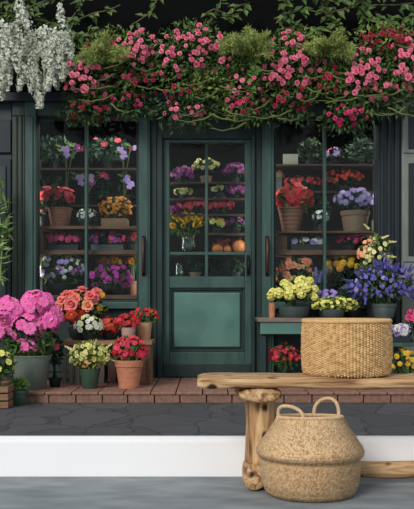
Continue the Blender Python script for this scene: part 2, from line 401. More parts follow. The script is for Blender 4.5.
# ------------------------------------------------------------------ setting: room side
b = MB(); b.box(-4, 4, -5, 0.0, -0.05, 0.0); struct(b.build('floor', CONC))
b = MB(); b.box(-4, 4, 0.001, 0.03, 0.0, 0.118); b.box(-4, 4, 0.006, 0.03, 0.118, 0.1335); struct(b.build('baseboard_back', WHITE, bevel=0.002))
b = MB(); b.box(-4, 4, 0.031, 0.2, -0.4, 0.085); struct(b.build('wall_back', DARKIN))
# street side
ZP, ZS, YS = -0.186, -0.103, 3.78
b = MB(); b.box(-4.5, 4.5, 0.2, 8.0, ZP - 0.05, ZP); struct(b.build('floor_street', SLATE))
b = MB(); xx = X(2, YS); k = 0
tread = MB(); riser = MB()
xs = []
q = X(-60, YS)
while q < 3.2: xs.append(q); q += U(0.19, 0.215)
for i in range(len(xs) - 1):
    g = 0.004
    tread.box(xs[i] + g, xs[i + 1] - g, YS - 0.012, 5.2, ZS - 0.02, ZS)
    riser.box(xs[i] + g + 0.03, xs[i + 1] - g + 0.03, YS, YS + 0.03, ZP, ZS - 0.022)
t = struct(tread.build('trim_step_tread', STEPM, bevel=0.004)); struct(riser.build('trim_step_riser', STEPR, bevel=0.004))
b = MB(); b.box(xs[0], xs[-1], YS + 0.032, 5.2, ZP, ZS - 0.022); struct(b.build('floor_step_core', BLACK))

# shopfront
YF = 5.0
def S_(name, m, boxes, bevel=0.008, parent=None):
    b = MB()
    for q in boxes: b.pbox(*q)
    o = b.build(name, m, parent, bevel=bevel)
    if not parent: struct(o)
    return o
S_('wall_fascia', BLACK, [(-220, 640, -190, 100, YF, YF + 0.2)])
S_('trim_lintel', TEAL_D, [(12, 402, 100, 116, YF - 0.03, YF + 0.2), (150, 262, 116, 139, YF + 0.02, YF + 0.2)])
S_('trim_cornice', INK, [(-220, 640, 92, 101, YF - 0.1, YF - 0.001)])
S_('wall_left', TEAL_D, [(-220, 12, 100, 392, YF + 0.02, YF + 0.2)])
sh = S_('trim_shutter_left', INK, [(-60, 11, 120, 153, YF - 0.01, YF + 0.02), (-60, 11, 159, 252, YF - 0.01, YF + 0.02), (-60, 11, 258, 340, YF - 0.01, YF + 0.02)])
S_('trim_shutter_panel_left', TEAL_D, [(-54, 6, 166, 245, YF - 0.025, YF - 0.011), (-54, 6, 265, 330, YF - 0.025, YF - 0.011)])
S_('trim_1', OLIVE, [(12, 25, 100, 382, YF - 0.02, YF + 0.2), (14.5, 17, 116, 378, YF - 0.035, YF - 0.02), (20, 22, 116, 378, YF - 0.035, YF - 0.02)])
S_('trim_2', TEAL, [(25, 36, 100, 382, YF - 0.05, YF + 0.15), (27.5, 33, 116, 378, YF - 0.065, YF - 0.05)])
t3 = S_('trim_3', TEAL, [(138.5, 150, 100, 382, YF - 0.05, YF + 0.15), (140, 148, 116, 378, YF - 0.062, YF - 0.05)])
S_('trim_4', TEAL_D, [(150, 157, 100, 382, YF + 0.0, YF + 0.2), (157, 162.5, 134, 382, YF - 0.03, YF + 0.2)])
S_('trim_5', TEAL_D, [(255.5, 262, 100, 382, YF + 0.0, YF + 0.2), (251.5, 255.5, 134, 382, YF - 0.03, YF + 0.2)])
t6 = S_('trim_6', TEAL, [(262, 274, 100, 382, YF - 0.05, YF + 0.15), (264, 271.5, 116, 378, YF - 0.062, YF - 0.05)])
S_('trim_7', INK, [(378, 402, 100, 382, YF - 0.02, YF + 0.2), (381, 384, 110, 378, YF - 0.04, YF - 0.02), (388, 391, 110, 378, YF - 0.04, YF - 0.02), (395, 400, 110, 378, YF - 0.05, YF - 0.02)])
S_('trim_8', GREYP, [(402, 520, 100, 382, YF - 0.06, YF + 0.2), (403, 520, 100, 153, YF - 0.075, YF - 0.061), (403, 520, 157, 262, YF - 0.075, YF - 0.061)])
S_('trim_pilaster_panel', INK, [(408.5, 514, 106, 149, YF - 0.084, YF - 0.076), (408.5, 514, 163, 256, YF - 0.084, YF - 0.076)])
S_('wall_right', INK, [(520, 640, 100, 392, YF, YF + 0.2)])
S_('wall_under_window_left', TEAL_D, [(36, 138.5, 309, 384, YF + 0.02, YF + 0.2), (42, 84, 318, 372, YF + 0.005, YF + 0.02), (90, 133, 318, 372, YF + 0.005, YF + 0.02)])
S_('wall_under_window_right', TEAL_D, [(274, 378, 309, 384, YF + 0.02, YF + 0.2)])
S_('trim_sill_left', TEAL, [(36.3, 138.2, 302, 309, YF - 0.04, YF + 0.15)])
S_('trim_sill_right', TEAL, [(274.3, 377.7, 302, 309, YF - 0.04, YF + 0.15)])
def handle(par, px, m=BRONZE):
    b = MB(); Y = YF - 0.062; x = X(px, Y); z0, z1 = Z(274, Y), Z(238, Y)
    b.box(x - 0.016, x + 0.016, Y - 0.008, Y, z0 - 0.02, z1 + 0.02)
    o = b.build('handle_plate', IRON, par, bevel=0.003)
    MB().tube([(x, Y - 0.008, z0), (x, Y - 0.05, z0 + 0.02), (x, Y - 0.055, (z0 + z1) / 2), (x, Y - 0.05, z1 - 0.02), (x, Y - 0.008, z1)], 0.013, 8).build('pull_handle', m, par, smooth=True)
handle(t3, 143.5); handle(t6, 267)
def window(name, x0, x1, y0, y1, mull):
    f = S_(name, TEAL_D, [(x0, x0 + 2, y0, y1, YF + 0.03, YF + 0.1), (x1 - 2, x1, y0, y1, YF + 0.03, YF + 0.1), (x0 + 2, x1 - 2, y0, y0 + 3, YF + 0.03, YF + 0.1), (x0 + 2, x1 - 2, y1 - 3, y1, YF + 0.03, YF + 0.1)], 0.004)
    S_('mullion', TEAL, [(mull - 1.4, mull + 1.4, y0 + 3, y1 - 3, YF + 0.02, YF + 0.1)], 0.005, f)
    S_('glass_pane', GLASS, [(x0 + 2, x1 - 2, y0 + 3, y1 - 3, YF + 0.06, YF + 0.066)], 0, f)
    return f
window('window_1', 36, 138.5, 114, 303, 86); window('window_2', 274, 378.5, 114, 303, 325)
YD = YF + 0.03
dr = S_('door_1', TEAL, [(162.7, 169.5, 139.5, 377.5, YD, YD + 0.06), (245, 251.4, 139.5, 377.5, YD, YD + 0.06), (169.5, 245, 139.5, 143, YD, YD + 0.06), (169.5, 245, 276.5, 288, YD, YD + 0.06), (169.5, 245, 352, 377.5, YD, YD + 0.06)], 0.006)
S_('muntin', TEAL, [(205, 208, 143, 276.5, YD + 0.012, YD + 0.05), (169.5, 205, 252, 255, YD + 0.012, YD + 0.05), (208, 245, 252, 255, YD + 0.012, YD + 0.05)], 0.004, dr)
S_('glass_pane', GLASS, [(169.5, 245, 143, 276.5, YD + 0.028, YD + 0.033)], 0, dr)
S_('panel_moulding', TEAL_D, [(169.5, 245, 288, 352, YD + 0.035, YD + 0.06), (169.5, 171.5, 288, 352, YD + 0.015, YD + 0.035), (243, 245, 288, 352, YD + 0.015, YD + 0.035), (171.5, 243, 288, 290, YD + 0.015, YD + 0.035), (171.5, 243, 350, 352, YD + 0.015, YD + 0.035)], 0.004, dr)
S_('lower_panel', TEAL_L, [(174, 240.5, 292.5, 347.5, YD + 0.008, YD + 0.035)], 0.014, dr)
S_('kick_board', TEAL_D, [(163.2, 251, 364, 377, YD - 0.012, YD)], 0.004, dr)
b = MB(); x = X(248, YD); b.box(x - 0.014, x + 0.014, YD - 0.006, YD, Z(276, YD), Z(255, YD)); pl = b.build('lock_plate', IRON, dr, bevel=0.002)
MB().tube([(x, YD - 0.006, Z(258, YD)), (x, YD - 0.04, Z(259, YD)), (x + 0.006, YD - 0.045, Z(266, YD)), (x, YD - 0.04, Z(272, YD)), (x, YD - 0.006, Z(273, YD))], 0.009, 8).build('pull_handle', IRON, dr, smooth=True)
# shop interior shell
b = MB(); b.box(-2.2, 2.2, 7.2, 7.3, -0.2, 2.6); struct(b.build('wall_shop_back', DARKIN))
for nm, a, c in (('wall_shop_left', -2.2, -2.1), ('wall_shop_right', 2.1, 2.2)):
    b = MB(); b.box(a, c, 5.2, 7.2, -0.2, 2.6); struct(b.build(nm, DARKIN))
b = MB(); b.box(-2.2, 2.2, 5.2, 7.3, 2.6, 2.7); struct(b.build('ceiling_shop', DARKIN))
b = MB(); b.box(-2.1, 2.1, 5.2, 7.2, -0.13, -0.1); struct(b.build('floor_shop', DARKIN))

# ------------------------------------------------------------------ shelf units in the shop
def unit(label, x0, x1, boards, Y0, Y1, dim, ztop):
    r = thing('display_shelf', label, 'shelf', (X((x0 + x1) / 2, Y0), (Y0 + Y1) / 2, -0.1), 'plank shelves inside the shop')
    loc = r.location
    for y, a, c, th in boards:
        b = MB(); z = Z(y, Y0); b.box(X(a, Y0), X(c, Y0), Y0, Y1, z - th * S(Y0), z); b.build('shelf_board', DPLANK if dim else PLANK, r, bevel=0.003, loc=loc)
    for xx in (x0, x1):
        b = MB(); b.box(X(xx, Y0) - 0.012, X(xx, Y0) + 0.012, Y1 + 0.001, Y1 + 0.03, -0.1, ztop); b.build('upright', GWOOD, r, loc=loc)
    return r
WY0, WY1 = 5.16, 5.5
unit('brown plank shelves behind the left shop window', 34, 140, [(295, 30, 143, 4), (250, 30, 143, 4.5), (226, 30, 143, 3)], WY0, WY1, 0, Z(215, 5.5))
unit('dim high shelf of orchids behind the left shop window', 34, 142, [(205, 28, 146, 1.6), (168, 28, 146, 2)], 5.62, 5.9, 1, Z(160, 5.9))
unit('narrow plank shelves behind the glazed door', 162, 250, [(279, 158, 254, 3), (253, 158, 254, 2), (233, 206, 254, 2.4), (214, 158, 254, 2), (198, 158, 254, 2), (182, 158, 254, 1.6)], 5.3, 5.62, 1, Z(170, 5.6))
unit('brown plank shelves behind the right shop window', 272, 380, [(295, 268, 382, 4), (250, 268, 382, 5), (231, 268, 382, 2)], WY0, WY1, 0, Z(220, 5.5))
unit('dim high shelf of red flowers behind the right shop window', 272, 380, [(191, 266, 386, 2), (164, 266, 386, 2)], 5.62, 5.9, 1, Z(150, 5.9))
zL = {k: Z(k, WY0) for k in (295, 250, 226, 231)}; zB = {k: Z(k, 5.62) for k in (205, 168, 191, 164)}; zD = {k: Z(k, 5.3) for k in (279, 253, 233, 214, 198, 182)}

# left window
plant('potted_aster', 'round mound of lavender and white daisies low in the left window', 62, zL[295], 5.3, ('bowl', 36, 22, 11, DARKP), (0, 25, 24, 19), (300, 6, 2.2, G4), [('daisy', LAV, 46, 5), ('daisy', WHIT, 36, 4.6), ('daisy', PURP, 16, 4.6)])
plant('potted_petunia', 'magenta petunias filling the lower right of the left window', 111, zL[295], 5.28, ('bowl', 28, 18, 9, DARKP), (0, 17, 21, 15), (260, 6, 2.6, G1), [('five', MAG, 96, 4.6, {'c': DC, 'low': -0.6})])
plant('potted_calendula', 'small orange and yellow flowers rising behind the magenta petunias', 110, zL[295], 5.44, ('classic', 12, 9, 12, BROWNP), (0, 33, 11, 5), (70, 6, 2.5, G1), [('mum', GOLD, 16, 5), ('mum', YEL, 8, 5)])
plant('potted_calendula', 'tuft of orange flowers against the right edge of the left window', 133, zL[295], 5.4, ('classic', 12, 9, 14, BROWNP), (0, 33, 7, 4), (50, 6, 2.5, G1), [('mum', GOLD, 12, 4.5)])
plant('potted_cyclamen', 'hot pink flowers in a dark trough on the middle shelf, left of the mullion', 64, zL[250], 5.32, ('trough', 30, 30, 6, DARKP), (0, 12, 17, 7), (110, 6, 3, G2), [('five', HOTP, 30, 5.5)])
plant('potted_cyclamen', 'purplish pink flowers in a dark trough on the middle shelf, right of the mullion', 108, zL[250], 5.32, ('trough', 32, 32, 6, GREYPOT), (0, 12, 18, 7), (110, 6, 3, G2), [('five', PURP, 16, 5.5), ('five', HOTP, 14, 5.5)])
plant('potted_begonia', 'dim red flowers at the right end of the middle shelf, left window', 134, zL[250], 5.34, ('classic', 12, 9, 7, DARKP), (0, 13, 7, 7), (50, 5, 2.6, G2), [('five', CRIM, 12, 5)])
plant('potted_geranium', 'red geranium in a brown clay pot on the upper shelf of the left window', 60, zL[226], 5.3, ('ringed', 24, 18, 19, BROWNP), (-4, 30, 19, 11), (170, 6, 4.5, G2), [('five', CRIM, 36, 6), ('five', SCAR, 20, 6)])
plant('potted_begonia', 'small dark pot of tiny red and white blooms beside the brown clay pot', 42, zL[226], 5.3, ('classic', 11, 8, 10, DARKP), (0, 14, 7, 7), (60, 5, 2.6, G2), [('five', WHIT, 7, 3), ('five', CRIM, 5, 3.5)])
plant('potted_primrose', 'pale white flowers drooping beside the mullion on the upper shelf', 87, zL[226], 5.32, ('bowl', 16, 10, 6, DARKP), (0, 11, 10, 8), (90, 5, 3, G5), [('five', WHIT, 12, 5, {'low': -0.1})])
def wbox(label, px0, px1, h, z, Y, d=0.2, m=CRATE, name='wooden_box'):
    s = S(Y); x0, x1 = X(px0, Y), X(px1, Y); c = ((x0 + x1) / 2, Y + d / 2, z)
    r = thing(name, label, 'box', c); b = MB(); hh = h * s; t = 0.012; w = (x1 - x0) / 2
    b.box(-w, w, -d / 2, d / 2, 0, t); b.box(-w, w, -d / 2, -d / 2 + t, t, hh); b.box(-w, w, d / 2 - t, d / 2, t, hh); b.box(-w, -w + t, -d / 2 + t, d / 2 - t, t, hh); b.box(w - t, w, -d / 2 + t, d / 2 - t, t, hh)
    b.build('box_body', m, r, bevel=0.002); return r
wbox('plain wooden box under the golden mum, upper shelf of the left window', 101, 127, 8, zL[226], 5.2)
plant('potted_chrysanthemum', 'ball of tiny golden orange mums in the left window', 115, zL[226] + 0.014, 5.3, ('bowl', 18, 14, 8, DARKP), (1, 18, 16, 11), (160, 5, 2.2, G2), [('mum', GOLD, 96, 3.4, {'low': -0.7})])
wbox('plain wooden box at the left end of the middle shelf', 35, 43, 16, zL[250], 5.2)
# orchids
def orchid(label, px, z, Y, fl):
    s = S(Y); root = thing('potted_orchid', label, 'orchid', (X(px, Y), Y, z), 'orchids in the left window')
    make_pot(root, ('classic', 11, 8, 9, DARKP), s); b = MB()
    for k in range(6):
        a = k * 1.05; d = Vector((math.cos(a), math.sin(a) * 0.6, 0.5)).normalized(); b.leaf(Vector((0, 0, 7 * s)), d, Vector((0, 0, 1)), 15 * s, 5 * s, 0.4)
    b.build('foliage', G5, root); st = MB()
    for fx, fy, m, sz in fl:
        e = Vector(((fx - px) * s, -0.06, Z(fy, Y) - z)); st.tube([(0, 0, 7 * s), (e.x * 0.2, 0, e.z * 0.6), (e.x * 0.6, -0.02, e.z * 1.0), tuple(e)], 0.5 * s, 5)
        put_blossom(root, 'orchid', m, e, (U(-.2, .2), -1, U(-0.1, .3)), sz * s, YC)
        lf = MB(); lf.leaf(Vector((e.x - 3 * s, e.y + 0.02, e.z + 2 * s)), Vector((-1, -0.2, 0.5)).normalized(), Vector((0, -1, 0.3)), 9 * s, 3.5 * s); lf.build('bud', G6, root)
    st.build('stem', STEMM, root)
orchid('lavender orchid in the left window with its top flowers left of the mullion', 66, zB[205], 5.72, [(66, 150, LAV, 9), (68, 155, LAV, 8), (79, 149, PURP, 8)])
orchid('lavender orchid blooming right across the mullion of the left window', 86, zB[205], 5.76, [(81, 178, LAV, 9), (82, 183, LAV, 8), (92, 179, LAV, 9), (93, 184, PURP, 7), (104, 176, HOTP, 8), (107, 178, PURP, 7)])
orchid('lavender orchid nearest the right jamb of the left window', 124, zB[205], 5.72, [(121, 151, LAV, 8), (124, 156, LAV, 9), (128, 180, LAV, 9), (131, 186, LAV, 9), (135, 149, LAV, 6)])
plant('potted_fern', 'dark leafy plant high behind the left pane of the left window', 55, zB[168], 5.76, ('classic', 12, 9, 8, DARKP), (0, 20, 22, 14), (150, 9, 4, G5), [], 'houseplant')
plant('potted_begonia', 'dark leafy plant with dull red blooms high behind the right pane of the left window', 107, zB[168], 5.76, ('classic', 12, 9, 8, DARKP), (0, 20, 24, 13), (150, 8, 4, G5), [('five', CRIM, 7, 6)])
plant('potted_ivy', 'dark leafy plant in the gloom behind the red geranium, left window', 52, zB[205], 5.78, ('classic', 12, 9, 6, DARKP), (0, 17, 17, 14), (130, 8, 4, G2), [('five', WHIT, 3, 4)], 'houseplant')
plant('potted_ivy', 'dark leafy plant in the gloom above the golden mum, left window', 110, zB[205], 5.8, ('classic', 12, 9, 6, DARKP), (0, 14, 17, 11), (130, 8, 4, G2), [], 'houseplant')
# door
def vase(label, px, z, Y, w, h):
    s = S(Y); r = thing('glass_vase', label, 'vase', (X(px, Y), Y, z)); rt = w * s / 2; h *= s
    MB().lathe([(0.001, 0), (rt * 0.8, 0), (rt * 0.95, h * 0.4), (rt * 0.8, h * 0.8), (rt, h), (rt * 0.93, h), (rt * 0.72, h * 0.8), (rt * 0.86, h * 0.4), (rt * 0.7, 0.012), (0.001, 0.012)]).build('vase_body', VASEG, r, smooth=True)
    return r
vase('clear glass vase holding the yellow tulips behind the door', 188, zD[253], 5.38, 20, 16)
r = plant('tulip_bouquet', 'yellow tulips standing in a glass vase behind the door', 188, zD[253] + 0.03, 5.38, None, (0, 25, 21, 11), (90, 10, 3.5, G1), [('tulip', YEL, 24, 10, {'c': YC})], 'flowers', stems=0)
b = MB()
for k in range(14):
    a = k * 2.4; b.tube([(math.cos(a) * 0.03, math.sin(a) * 0.03, 0), (math.cos(a) * 0.06, math.sin(a) * 0.06, 0.13), (math.cos(a) * 0.15, math.sin(a) * 0.08, 0.25)], 0.004, 5)
b.build('stem', STEMM, r)
def pumpkin(label, px, z, Y, w, h):
    s = S(Y); r = thing('pumpkin', label, 'pumpkin', (X(px, Y), Y, z), 'pumpkins behind the door'); b = MB(); n = 40; w *= s; h *= s
    for i in range(9):
        a = math.pi * i / 8
        for j in range(n):
            th = 2 * math.pi * j / n; rr = w / 2 * (math.sin(a) ** 0.8 if 0 < i < 8 else 0.02) * (0.93 + 0.07 * abs(math.cos(th * 4)))
            b.v.append((rr * math.cos(th), rr * math.sin(th), h / 2 - h / 2 * math.cos(a) * (1 - 0.15 * (i in (0, 8)))))
    for i in range(8):
        for j in range(n): b.f.append((i * n + j, i * n + (j + 1) % n, (i + 1) * n + (j + 1) % n, (i + 1) * n + j)); b.m.append(0)
    b.build('pumpkin_body', PUMP, r, smooth=True); MB().tube([(0, 0, h * 0.88), (0.004, 0, h * 1.0), (0.015, 0, h * 1.15)], [0.012, 0.009, 0.008], 6).build('stalk', STEMM, r)
pumpkin('squat orange pumpkin beside the tulip vase', 217.5, zD[253], 5.38, 11, 9); pumpkin('orange pumpkin in the middle of the three behind the door', 227.5, zD[253], 5.42, 9.5, 8); pumpkin('taller orange pumpkin next to the door stile', 239, zD[253], 5.4, 13, 14)
plant('potted_rose', 'pink and coral blooms around the small pumpkins behind the door', 224, zD[253], 5.54, ('classic', 9, 7, 6, DARKP), (0, 10, 11, 5), (50, 5, 3, G2), [('rose', CORAL, 9, 6)])
plant('potted_primrose', 'pale yellow roses on the short shelf, left side, behind the door', 217, zD[233], 5.38, ('classic', 9, 7, 5, DARKP), (0, 11, 8, 5), (60, 5, 3, G2), [('rose', CREAM, 4, 7), ('rose', YEL, 4, 5)])
plant('potted_primrose', 'pink blooms on the short shelf, right side, behind the door', 236, zD[233], 5.38, ('classic', 10, 7, 5, DARKP), (0, 11, 9, 5), (60, 5, 3, G2), [('rose', PURP, 7, 6.5), ('rose', CREAM, 3, 5)])
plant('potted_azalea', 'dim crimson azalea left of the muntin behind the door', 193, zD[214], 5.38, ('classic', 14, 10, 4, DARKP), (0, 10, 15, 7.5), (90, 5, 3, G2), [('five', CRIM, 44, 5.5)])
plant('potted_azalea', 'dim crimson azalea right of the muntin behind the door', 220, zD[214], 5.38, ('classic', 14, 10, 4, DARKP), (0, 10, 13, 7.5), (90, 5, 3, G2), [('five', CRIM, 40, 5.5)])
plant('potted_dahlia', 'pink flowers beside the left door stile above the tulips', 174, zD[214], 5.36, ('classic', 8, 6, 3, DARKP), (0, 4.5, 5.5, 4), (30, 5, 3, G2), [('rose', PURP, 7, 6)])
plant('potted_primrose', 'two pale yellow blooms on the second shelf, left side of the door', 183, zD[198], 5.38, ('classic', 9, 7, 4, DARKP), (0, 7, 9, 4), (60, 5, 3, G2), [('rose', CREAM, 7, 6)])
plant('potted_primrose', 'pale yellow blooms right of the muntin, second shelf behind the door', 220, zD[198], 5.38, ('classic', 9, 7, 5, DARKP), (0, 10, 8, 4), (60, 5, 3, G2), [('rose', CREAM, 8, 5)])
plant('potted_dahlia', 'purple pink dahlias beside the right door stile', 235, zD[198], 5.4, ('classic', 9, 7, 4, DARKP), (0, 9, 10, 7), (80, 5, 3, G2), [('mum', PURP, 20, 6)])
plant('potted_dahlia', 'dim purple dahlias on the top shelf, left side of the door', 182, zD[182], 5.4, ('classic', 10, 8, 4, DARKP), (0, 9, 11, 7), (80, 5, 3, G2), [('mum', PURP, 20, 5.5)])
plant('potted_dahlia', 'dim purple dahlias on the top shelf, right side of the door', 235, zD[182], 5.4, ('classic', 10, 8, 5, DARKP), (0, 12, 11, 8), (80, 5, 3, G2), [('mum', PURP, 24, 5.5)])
plant('potted_chrysanthemum', 'dull yellow mums at the top centre behind the door', 206, zD[182], 5.46, ('classic', 12, 9, 8, TAN), (0, 18, 13, 7), (90, 5, 3, G2), [('mum', CREAM, 18, 5)])
vase('small clear vase in the lowest left pane of the door', 179, zD[279], 5.38, 11, 16)
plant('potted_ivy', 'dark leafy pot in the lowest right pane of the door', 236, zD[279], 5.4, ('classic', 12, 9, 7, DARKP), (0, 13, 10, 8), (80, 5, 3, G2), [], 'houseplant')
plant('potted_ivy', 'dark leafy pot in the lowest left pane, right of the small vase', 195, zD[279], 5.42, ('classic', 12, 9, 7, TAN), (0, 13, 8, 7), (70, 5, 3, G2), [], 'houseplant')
# right window
plant('potted_geranium', 'bright red geranium in a ringed terracotta pot behind the right window', 291, zL[231], 5.28, ('ringed', 26, 17, 24, BROWNP), (3, 33, 19, 14), (200, 6, 4.5, G3), [('five', SCAR, 66, 6.5, {'low': -0.5}), ('five', CREAM, 8, 3, {'low': -0.8})])
wbox('stacked plank box under the geranium shelf, right window', 275, 287, 14, zL[250], 5.2, m=PLANK)
plant('potted_pansy', 'white and lavender pansies in a dark trough, right window', 309, zL[250], 5.3, ('trough', 38, 38, 6, DARKP), (1, 9, 18, 5), (110, 5, 3, G2), [('five', WHIT, 15, 6), ('five', LAV, 12, 6)])
plant('potted_carnation', 'round hot pink blooms on the lower shelf of the right window', 349, zL[250], 5.3, ('classic', 14, 10, 5, DARKP), (0, 11, 11, 6), (60, 5, 2.6, G2), [('pom', HOTP, 15, 5.5)])
plant('potted_primrose', 'pale drooping flowers astride the mullion of the right window', 321, zL[231], 5.36, ('classic', 12, 9, 8, DARKP), (0, 15, 9, 7), (70, 6, 3, G5), [('five', WHIT, 9, 5)])
plant('potted_aster', 'lavender asters in a tan clay pot, right pane of the right window', 355, zL[231], 5.3, ('classic', 29, 22, 21, TAN), (0, 32, 20, 12), (190, 6, 2.6, G2), [('daisy', LAV, 36, 6)])
plant('potted_begonia', 'muted red flowers on the high shelf left of the mullion, right window', 303, zB[191], 5.74, ('classic', 14, 10, 5, DARKP), (0, 10, 19, 7), (110, 5, 3, G2), [('five', CRIM, 40, 4.5), ('five', ORED, 14, 4)])
plant('potted_begonia', 'orange red flowers on the high shelf right of the mullion, right window', 343, zB[191], 5.74, ('classic', 14, 10, 6, DARKP), (0, 14, 20, 10), (130, 5, 3, G2), [('five', ORED, 56, 4)])
b = MB(); Y = 5.68; s = S(Y); root = thing('blank_card', 'small blank grey card on the top shelf of the right window', 'card', (X(290.5, Y), Y, zB[164]))
b.box(-7.5 * s, 7.5 * s, 0, 0.01, 0, 11 * s); b.build('card_face', CARD, root)
MB().box(-5 * s, 5 * s, 0.011, 0.06, 0, 4 * s).build('card_stand', PLANK, root)
b = MB(); Y = 5.74; s = S(Y); root = thing('garden_lantern', 'pale arched lantern at the left edge of the right window', 'lantern', (X(279.5, Y), Y, zB[191]))
MB().lathe([(0.001, 0), (5 * s, 0), (5 * s, 2 * s), (4.2 * s, 2.5 * s), (4.2 * s, 15 * s), (0.001, 15 * s)], seg=6).build('lantern_body', GREYPOT, root)
MB().lathe([(5.6 * s, 15 * s), (4.6 * s, 19 * s), (2 * s, 22 * s), (0.001, 23 * s)], seg=16).build('lantern_roof', TAN, root)
plant('potted_orchid', 'pale lavender orchid high beside the mullion of the right window', 335, zB[164], 5.74, ('classic', 10, 8, 4, DARKP), (0, 12, 8, 6), (30, 8, 3, G5), [('orchid', LAV, 5, 8), ('orchid', HOTP, 1, 6)], 'orchid')
plant('potted_ivy', 'dark trailing plant in the top right of the right window', 362, zB[164], 5.74, ('classic', 12, 9, 6, DARKP), (0, 15, 16, 14), (110, 8, 3.5, G5), [], 'houseplant')
plant('potted_zinnia', 'peach and salmon blooms low in the left pane of the right window', 295, zL[295], 5.26, ('classic', 22, 16, 8, DARKP), (0, 22, 19, 19), (200, 6, 3, G1), [('rose', PEACH, 30, 6.5), ('rose', CREAM, 6, 5)])
plant('potted_chrysanthemum', 'yellow mums low in the right pane of the right window', 345, zL[295], 5.28, ('classic', 24, 18, 8, DARKP), (0, 25, 18, 15), (200, 6, 3, G2), [('pom', YEL, 13, 8.5), ('pom', GOLD, 7, 8)])
plant('potted_lavender', 'small purple blooms between the peach and yellow flowers', 321, zL[295], 5.22, ('classic', 12, 9, 6, DARKP), (0, 17, 7, 8), (60, 5, 2, G5), [('spike', LAV, 9, 11, {'up': 1, 'c': STEMM, 'name': 'flower_spike'})])

plant('potted_ivy', 'dark leafy plant between the red geranium and the lavender asters, right window', 318, zL[231], 5.44, ('classic', 12, 9, 6, DARKP), (0, 24, 12, 13), (110, 8, 4, G2), [], 'houseplant')
plant('potted_ivy', 'dark leafy plant high at the left pane of the right window, past the card', 311, zB[164], 5.78, ('classic', 12, 9, 6, DARKP), (0, 15, 12, 13), (100, 8, 4, G2), [], 'houseplant')
plant('potted_ivy', 'low spreading dark plant behind the muntin in the lowest door panes', 204, zD[279], 5.54, ('classic', 12, 9, 6, DARKP), (0, 14, 20, 8), (90, 7, 3, G2), [], 'houseplant')
# ------------------------------------------------------------------ garden table on the right, with its plants
TY0, TY1 = 4.5, 4.93; zt = Z(318, TY0); tx0, tx1 = X(258, TY0), X(391, TY0)
tb = thing('garden_table', 'teal painted garden table carrying pots before the right window', 'table', ((tx0 + tx1) / 2, (TY0 + TY1) / 2, ZS)); lc = tb.location
b = MB(); b.box(tx0, tx1, TY0, TY1, zt - 0.036, zt); b.build('tabletop', mat('table_top_wood', (126, 112, 98), 0.6, var=0.3, stretch=(1, 6, 6)), tb, bevel=0.006, loc=lc)
b = MB(); b.box(tx0 + 0.02, tx1 - 0.02, TY0 + 0.015, TY0 + 0.045, zt - 0.135, zt - 0.037); b.box(tx0 + 0.02, tx1 - 0.02, TY1 - 0.045, TY1 - 0.015, zt - 0.135, zt - 0.037); b.build('apron', TEAL_L, tb, bevel=0.004, loc=lc)
for xx in (tx0 + 0.045, tx1 - 0.045):
    for yy in (TY0 + 0.075, TY1 - 0.075):
        b = MB(); b.box(xx - 0.025, xx + 0.025, yy - 0.025, yy + 0.025, ZS, zt - 0.037); b.build('leg', TEAL_D, tb, bevel=0.004, loc=lc)
plant('potted_hydrangea', 'pale yellow hydrangea in a low grey pot on the teal table', 294, zt, 4.68, ('bowl', 32, 24, 11, GREYPOT), (0, 24, 22, 9), (170, 8, 4.5, G1), [('umbel', LIME, 9, 12, {'low': -0.4, 'dx': -11, 'rx': 11, 'rz': 9}), ('umbel', LIME, 11, 12, {'low': -0.4, 'dx': 8, 'dz': 4, 'rx': 12, 'rz': 10}), ('umbel', LIME, 4, 10, {'dx': 18, 'dz': -2, 'rx': 5, 'rz': 6})])
plant('tube_pot', 'slim terracotta tube pot at the left end of the teal table', 272, zt, 4.6, ('tall', 6.5, 6, 15, TERRA), (0, 12, 2, 1), (6, 3, 1.5, G2), [], 'pot', stems=0)
plant('potted_sedum', 'lime sedum trailing over its small pot between hydrangea and basket', 333, zt, 4.64, ('bowl', 24, 18, 8, GREYPOT), (2, 13, 23, 8), (420, 5, 3, G3), [('five', LIME, 50, 3.6, {'low': -0.6})])
plant('potted_lavender', 'small mound of purple flowers behind the lime sedum', 326, zt, 4.84, ('classic', 16, 12, 10, GREYPOT), (0, 20, 11, 7), (70, 5, 2, G5), [('umbel', LAV, 20, 6)])
plant('potted_ivy', 'bushy grey green plant left of the blue delphinium', 352, zt, 4.84, ('classic', 22, 16, 10, DARKP), (0, 20, 18, 14), (300, 6, 2.6, G5), [], 'houseplant')
plant('potted_delphinium', 'mass of blue violet delphiniums at the right end of the teal table', 384, zt, 4.68, ('classic', 25, 19, 14, GREYPOT), (0, 32, 31, 18), (420, 8, 2.4, G1), [('spike', BLUE, 60, 9, {'rz': 19, 'rx': 32, 'low': -0.5, 'c': STEMM, 'name': 'flower_spike'}), ('five', BLUE, 80, 4.4, {'rz': 20, 'rx': 32, 'low': -0.6}), ('five', LAV, 14, 5, {'rz': 18}), ('mum', PURP, 1, 9, {'dz': -12, 'dx': 6, 'rx': 6, 'rz': 2})])
plant('potted_snapdragon', 'tall cream and mauve flower spires behind the blue delphinium', 375, zt, 4.86, ('classic', 20, 15, 12, DARKP), (0, 52, 18, 32), (520, 8, 3, G4), [('five', CREAM, 34, 5, {'dz': 8, 'rx': 15, 'rz': 20}), ('fox', CREAM, 5, 9, {'dz': 8, 'rx': 13, 'c': STEMM, 'name': 'flower_spike'}), ('five', LAV, 16, 6, {'dx': 8, 'rx': 12, 'rz': 16}), ('five', PEACH, 18, 5, {'dx': -8, 'dz': 10, 'rx': 10, 'rz': 18})])
plant('potted_chrysanthemum', 'dusky red blooms in the shade under the teal table', 284, ZS, 4.68, ('classic', 22, 16, 9, DARKP), (0, 24, 15, 14), (260, 6, 2.6, G1), [('mum', ROSY, 34, 5, {'low': -0.2}), ('mum', CRIM, 10, 4.5)])
